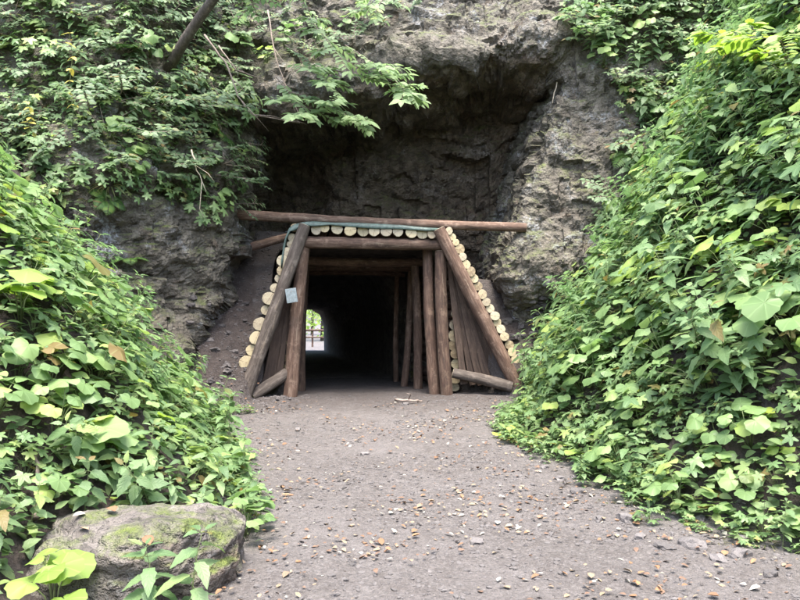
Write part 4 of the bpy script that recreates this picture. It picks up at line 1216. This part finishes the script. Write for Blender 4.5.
# yellowed stem
def yellow_stem(px, py, h, seed, label):
    p = hit(px, py); rr = random.Random(seed); st = MB(); e = empty('yellowed_plant', p + Vector((0, -.12, 0))); tag(e, label, 'plant')
    pts = [Vector((.02 * math.sin(i * 1.3), -.1 * i / 8, h * i / 8)) for i in range(9)]
    tube_into(st, pts, [.006 * (1 - .6 * i / 8) for i in range(9)], 5); link('stem', st.mesh('stem', [M['stem']]), e)
    for i in range(2, 9):
        for q in (0, 1):
            a = i * 1.5 + q * 3.14 + rr.uniform(-.4, .4); d = Vector((math.cos(a), math.sin(a) * .6 - .3, rr.uniform(-.9, .1)))
            link('leaf', leaf_mesh('oval', 'yellow'), e, mat=leaf_matrix(pts[i], d, (0, -.6, 1), rr.uniform(.07, .12)))
yellow_stem(76, 130, 1.2, 801, 'tall yellowed stem with pale leaves on the left cliff')
yellow_stem(36, 145, 0.5, 802, 'short yellowing plant low on the left cliff')
# bare branches and sticks
def stick(name, pts, r, label, mat='twig', side=True, seed=1):
    rr = random.Random(seed); mb = MB(); P = [Vector(p) for p in pts]; Q = []
    for i in range(len(P) - 1):
        for t in np.linspace(0, 1, 5)[:-1]: Q.append(P[i].lerp(P[i + 1], t) + Vector((rr.uniform(-1, 1), rr.uniform(-1, 1), rr.uniform(-1, 1))) * r * 0.8)
    Q.append(P[-1]); base = Q[0].copy(); n = len(Q)
    tube_into(mb, [q - base for q in Q], [r * (1 - .7 * i / n) for i in range(n)], 7)
    if side:
        for i in range(3, n - 1, 3):
            d = (Q[min(i + 1, n - 1)] - Q[i]).normalized() + Vector((rr.uniform(-.8, .8), rr.uniform(-.4, .4), rr.uniform(-.5, .8)))
            tube_into(mb, [Q[i] - base, Q[i] - base + d * rr.uniform(.12, .3), Q[i] - base + d * .35 + Vector((rr.uniform(-.1, .1), 0, -.05))], [r * .45, r * .3, r * .12], 5)
    o = link(name, mb.mesh(name, [M[mat]]), loc=base); tag(o, label, 'branch'); return o
stick('bare_branch', [at(205, 35, 11.0), at(225, 62, 10.9), at(238, 95, 10.9), at(252, 115, 11.0), at(300, 123, 11.2)], .016, 'bare curved branch reaching across the left edge of the recess', seed=1)
stick('bare_branch', [at(218, 45, 11.1), at(236, 70, 11.0), at(262, 78, 11.2)], .011, 'thin bare twig beside the curved branch near the recess', seed=2)
stick('bare_branch', [at(268, 10, 11.6), at(276, 60, 11.5), at(288, 90, 11.5), at(300, 118, 11.5)], .012, 'bare hanging twig behind the leafy branch above the recess', seed=3)
stick('bare_branch', [at(192, 150, 10.4), at(197, 170, 10.3), at(206, 192, 10.35)], .012, 'pale dead stick hanging down the left pillar', 'twig_pale', seed=4)
stick('dry_stick', [hit(563, 72) + Vector((0, -.06, 0)), hit(556, 84) + Vector((0, -.08, 0)), hit(552, 104) + Vector((0, -.05, 0))], .016, 'pale bent root on the right rock face', 'twig_pale', False, seed=5)
stick('dry_stick', [hit(395, 402, .03), hit(412, 404, .04), hit(422, 403, .03)], .02, 'dark stick lying in front of the entrance', 'twig', True, seed=6)
stick('dry_stick', [hit(37, 528, .05), hit(39, 505, .12), hit(36, 485, .2)], .02, 'dark upright twig by the moss left of the boulder', 'twig', False, seed=7)

# leaning tree at the top of the left cliff
tr = empty('leaning_tree', hit(163, 66)); tag(tr, 'slim leaning tree trunk at the top of the left cliff', 'tree')
b0 = Vector(tr.location); top = at(222, -12, 10.2); dirt = (top - b0)
st = MB(); tube_into(st, [Vector((0, .1, -.1)), dirt * .35 + Vector((.03, 0, 0)), dirt * .7, dirt * 1.3, dirt * 2.2 + Vector((-.1, 0, .2))], [.085, .075, .07, .06, .03], 10)
link('trunk', st.mesh('trunk', [M['bark_grey']]), tr)
st = MB(); fo = MB(); rr = random.Random(77)
for i in range(26):
    t = rr.uniform(1.15, 2.2); a = rr.uniform(0, 6.28)
    branch_into(st, fo, dirt * t, (math.cos(a), math.sin(a), rr.uniform(-.1, .6)), rr.uniform(.7, 1.3), rr, .11, 'oval', .014, 1, .3)
link('limb', st.mesh('limb', [M['twig']]), tr)
o = link('crown', fo.mesh('crown', [M['shrub']]), tr); o['kind'] = 'stuff'

# trees beyond the tunnel
for i, (px, Y, hh, w, lb) in enumerate(((322, 62, 9, 3.0, 'bright tree right of centre beyond the far tunnel mouth'), (300, 70, 10, 3.4, 'bright tree at the left beyond the far tunnel mouth'), (312, 82, 12, 4.0, 'farthest pale tree beyond the far tunnel mouth'))):
    b = at(px, 338, Y); b.z = FZ + .02 * max(0, Y - 52)
    e = empty('far_tree', b); tag(e, lb, 'tree', 'trees beyond the tunnel')
    st = MB(); tube_into(st, [Vector((0, 0, -.1)), Vector((.1, 0, hh * .4)), Vector((0, .1, hh * .9))], [.16, .12, .04], 8); link('trunk', st.mesh('trunk', [M['bark_grey']]), e)
    fo = MB(); rr = random.Random(90 + i)
    for q in range(900):
        v = Vector((rr.gauss(0, 1), rr.gauss(0, 1), rr.gauss(0, 1))).normalized() * (rr.random() ** .4)
        p = Vector((v.x * w, v.y * w, hh * .5 + v.z * hh * .48))
        add_leaf(fo, 'oval', leaf_matrix(p, (rr.uniform(-1, 1), rr.uniform(-1, 1), -.3), (rr.uniform(-.5, .5), -.6, 1), rr.uniform(.25, .45)), rr.random())
    o = link('crown', fo.mesh('crown', [M['lime']]), e); o['kind'] = 'stuff'

# ------------------------------------------------------------------ boulder at the lower left
bpy_ico = bpy.data.meshes.new('tmp')
import bmesh
bm = bmesh.new(); bmesh.ops.create_icosphere(bm, subdivisions=6, radius=1.0)
BV = np.array([v.co[:] for v in bm.verts]); BF = [tuple(v.index for v in f.verts) for f in bm.faces]; bm.free()
def rock_shape(V, size, seed, a1=.35, a2=.12, a3=.03):
    p = V + seed * 7.7
    r = 1 + a1 * fbm(p * .9, 3) - 1.6 * a2 * facets(p * 1.5) - .6 * a2 * facets(p * 4.5) - .25 * a2 * facets(p * 11) + a3 * fbm(p * 14, 3)
    W = np.sign(V) * np.abs(V) ** 0.8 * r[:, None]
    return W * np.array(size)
bc = Vector((-1.47, 4.32, 0.28))
bo = link('boulder', MB().add(rock_shape(BV, (.60, .46, .38), 3), BF).mesh('boulder', [M['boulder']]), loc=bc)
tag(bo, 'broad grey boulder with yellow-green moss at the lower left', 'boulder')
bo2 = link('boulder', MB().add(rock_shape(BV, (.34, .40, .30), 5), BF).mesh('boulder', [M['boulder']]), loc=(-2.32, 4.35, .30))
tag(bo2, 'smaller mossy rock left of the broad boulder', 'boulder')

# ------------------------------------------------------------------ stones
bm = bmesh.new(); bmesh.ops.create_icosphere(bm, subdivisions=2, radius=1.0)
SV = np.array([v.co[:] for v in bm.verts]); SF = [tuple(v.index for v in f.verts) for f in bm.faces]; bm.free()
STONES = [MB().add(rock_shape(SV, (1, .8, .55), 20 + i, .4, .5, .05), SF).mesh('stone', [M['stone']], False) for i in range(8)]
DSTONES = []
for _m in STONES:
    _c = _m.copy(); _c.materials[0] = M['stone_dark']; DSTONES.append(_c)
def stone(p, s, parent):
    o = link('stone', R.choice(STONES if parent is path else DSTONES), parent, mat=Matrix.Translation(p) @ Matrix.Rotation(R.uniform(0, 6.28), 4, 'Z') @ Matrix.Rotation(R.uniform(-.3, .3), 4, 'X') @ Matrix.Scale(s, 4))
    return o
for (px, py, s) in [(577, 493, .07), (626, 520, .075), (560, 480, .05), (690, 546, .09), (740, 556, .08), (718, 560, .06), (665, 548, .06), (600, 520, .045), (745, 540, .06), (575, 478, .04), (298, 430, .05), (375, 407, .03), (405, 405, .06), (365, 455, .05), (478, 543, .05), (640, 538, .05), (700, 520, .05), (770, 575, .05), (545, 468, .05), (258, 470, .04), (240, 430, .05), (232, 410, .05), (222, 395, .06), (210, 382, .07), (205, 366, .06), (228, 372, .08), (216, 350, .07), (236, 352, .06)]:
    p = hit(px, py); stone(p + Vector((0, 0, s * .1)), s, path if p.x > -1.7 else bank_l)
for i in range(60):                              # rubble piled right of the portal
    px, py = R.uniform(500, 552), R.uniform(296, 372)
    if px < 497 + (py - 296) * .32: continue
    p = hit(px, py); stone(p, R.uniform(.05, .115), bank_r)
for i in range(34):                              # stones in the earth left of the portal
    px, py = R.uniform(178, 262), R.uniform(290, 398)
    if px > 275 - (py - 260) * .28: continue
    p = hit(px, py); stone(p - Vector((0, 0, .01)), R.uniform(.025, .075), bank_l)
# pebbles: uncountable
bm = bmesh.new(); bmesh.ops.create_icosphere(bm, subdivisions=1, radius=1.0)
QV = np.array([v.co[:] for v in bm.verts]); QF = [tuple(v.index for v in f.verts) for f in bm.faces]; bm.free()
def pebbles(name, X, Y, s, parent, mat):
    Z = ground_z(X, Y); mb = MB()
    for x, y, z, q in zip(X, Y, Z, s):
        A = NP.normal(size=(3, 3)) * .18 + np.eye(3); A[2] *= .6
        mb.add(QV @ A.T * q + np.array([x, y, z]), QF)
    o = link(name, mb.mesh(name, [mat], False), parent); o['kind'] = 'stuff'
n_ = 9000
Yp = 3.2 + 8.0 * NP.rand(n_) ** 1.3; t_ = NP.rand(n_)
Xp = np.interp(Yp, _ly, _lx) - .25 + t_ * (np.interp(Yp, _ry, _rx) - np.interp(Yp, _ly, _lx) + .5)
keepp = fbm(np.stack([Xp, Yp, Yp * 0], 1) * 1.1, 2) + .35 * (np.abs(t_ - .5) * 2) ** 2 > -.05
pebbles('pebbles', Xp[keepp], Yp[keepp], (.006 + .017 * NP.rand(n_) ** 3)[keepp], path, M['stone'])
Xq = NP.uniform(-3.0, -1.5, 1300); Yq = NP.uniform(10.0, 12.8, 1300)
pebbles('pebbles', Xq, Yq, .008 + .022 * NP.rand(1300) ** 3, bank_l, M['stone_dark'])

# ------------------------------------------------------------------ fallen leaves
def dead_mesh(seed, mat):
    rr = random.Random(seed); V, F, UV = leaf_ovate(rr.uniform(.45, .7), 5, .06, rr.uniform(-.35, .2), rr.uniform(.2, .8))
    V = V.copy(); V[:, 1] -= .5
    return MB().add(V, F, UV).mesh('fallen_leaf', [M[mat]])
DM = {m: [dead_mesh(900 + i, m) for i in range(4)] for m in ('dead_orange', 'dead_tan', 'dead_brown', 'dead_pale')}
DL = {'dead_orange': 'curled orange leaf', 'dead_tan': 'dry tan leaf', 'dead_brown': 'dark brown withered leaf', 'dead_pale': 'bleached pale leaf'}
def fallen(p, s, mat, label, group=None):
    m = Matrix.Translation(p) @ Matrix.Rotation(R.uniform(0, 6.28), 4, 'Z') @ Matrix.Rotation(R.uniform(-.35, .35), 4, 'X') @ Matrix.Rotation(R.uniform(-.4, .4), 4, 'Y') @ Matrix.Scale(s, 4)
    return tag(link('fallen_leaf', R.choice(DM[mat]), mat=m), label, 'leaf', group)
cand = []
for i in range(3200):
    y = 3.6 + 7.0 * R.random() ** 1.4; l_, r_ = np.interp(y, _ly, _lx), np.interp(y, _ry, _rx); x = R.uniform(l_ - .05, r_ + .1)
    z = float(ground_z(np.array([x]), np.array([y]))[0]); px, py = project(x, y, z)
    drift = float(fbm(np.array([[x * 1.5, y * 1.5, 3.3]]), 2)[0]) + .35 * min(1.0, abs((x - (l_ + r_) / 2) / (r_ - l_) * 2)) ** 2
    if R.random() > .25 + 2.2 * drift: continue
    if -20 < px < 820 and py < 620: cand.append((x, y, z, float(px), float(py)))
sel = cand[:230]
for (x, y, z, px, py) in sel:
    m = pick({'dead_orange': 4, 'dead_tan': 4, 'dead_brown': 2, 'dead_pale': 1.2})
    zn = 'near the camera' if py > 540 else ('halfway along' if py > 450 else 'near the entrance')
    sd = 'left part of' if px < 380 else 'right part of'
    fallen(Vector((x, y, z + .012)), R.uniform(.028, .062), m, f'{DL[m]} on the {sd} the path {zn}', f'{DL[m]}s on {sd} path {zn}')
for (px, py, m, lb) in ((78, 512, 'dead_pale', 'pale crumpled leaf on top of the boulder'), (80, 528, 'dead_tan', 'tan crumpled leaf below another on the boulder'), (110, 508, 'dead_orange', 'reddish leaf lying on the boulder crest'), (150, 538, 'dead_orange', 'brown-orange leaf on the middle of the boulder')):
    d = ray(px, py); Y = 4.15; p = at(px, py, Y)
    bw = np.array(rock_shape(BV, (.60, .46, .38), 3)) + np.array(bc)
    # nearest boulder point to the pixel's ray
    dd = np.array(d.normalized()); rel = bw - np.array([0, 0, CAMZ]); tt = rel @ dd; dist = np.linalg.norm(rel - tt[:, None] * dd, axis=1)
    c_ = np.where(dist < .03)[0]
    if len(c_): p = Vector(bw[c_[np.argmin(tt[c_])]])
    fallen(p + Vector((0, -.005, .012)), .085, m, lb)
mb = MB(); rr = random.Random(41)
for (x, y, z, px, py) in cand[230:900]:
    for q in range(4):
        add_leaf(mb, 'small', leaf_matrix((x + rr.uniform(-.3, .3), y + rr.uniform(-.3, .3), z + .008), (rr.uniform(-1, 1), rr.uniform(-1, 1), rr.uniform(-.2, .2)), (rr.uniform(-.4, .4), rr.uniform(-.4, .4), 1), rr.uniform(.018, .05)), rr.random(), rr.choice((0, 1, 1, 2, 2, 3)))
lt = link('leaf_litter', mb.mesh('leaf_litter', [M['dead_orange'], M['dead_tan'], M['dead_brown'], M['dead_pale']])); lt['kind'] = 'stuff'
tag(lt, 'tiny bits of dry leaf scattered over the gravel path', 'leaf litter')
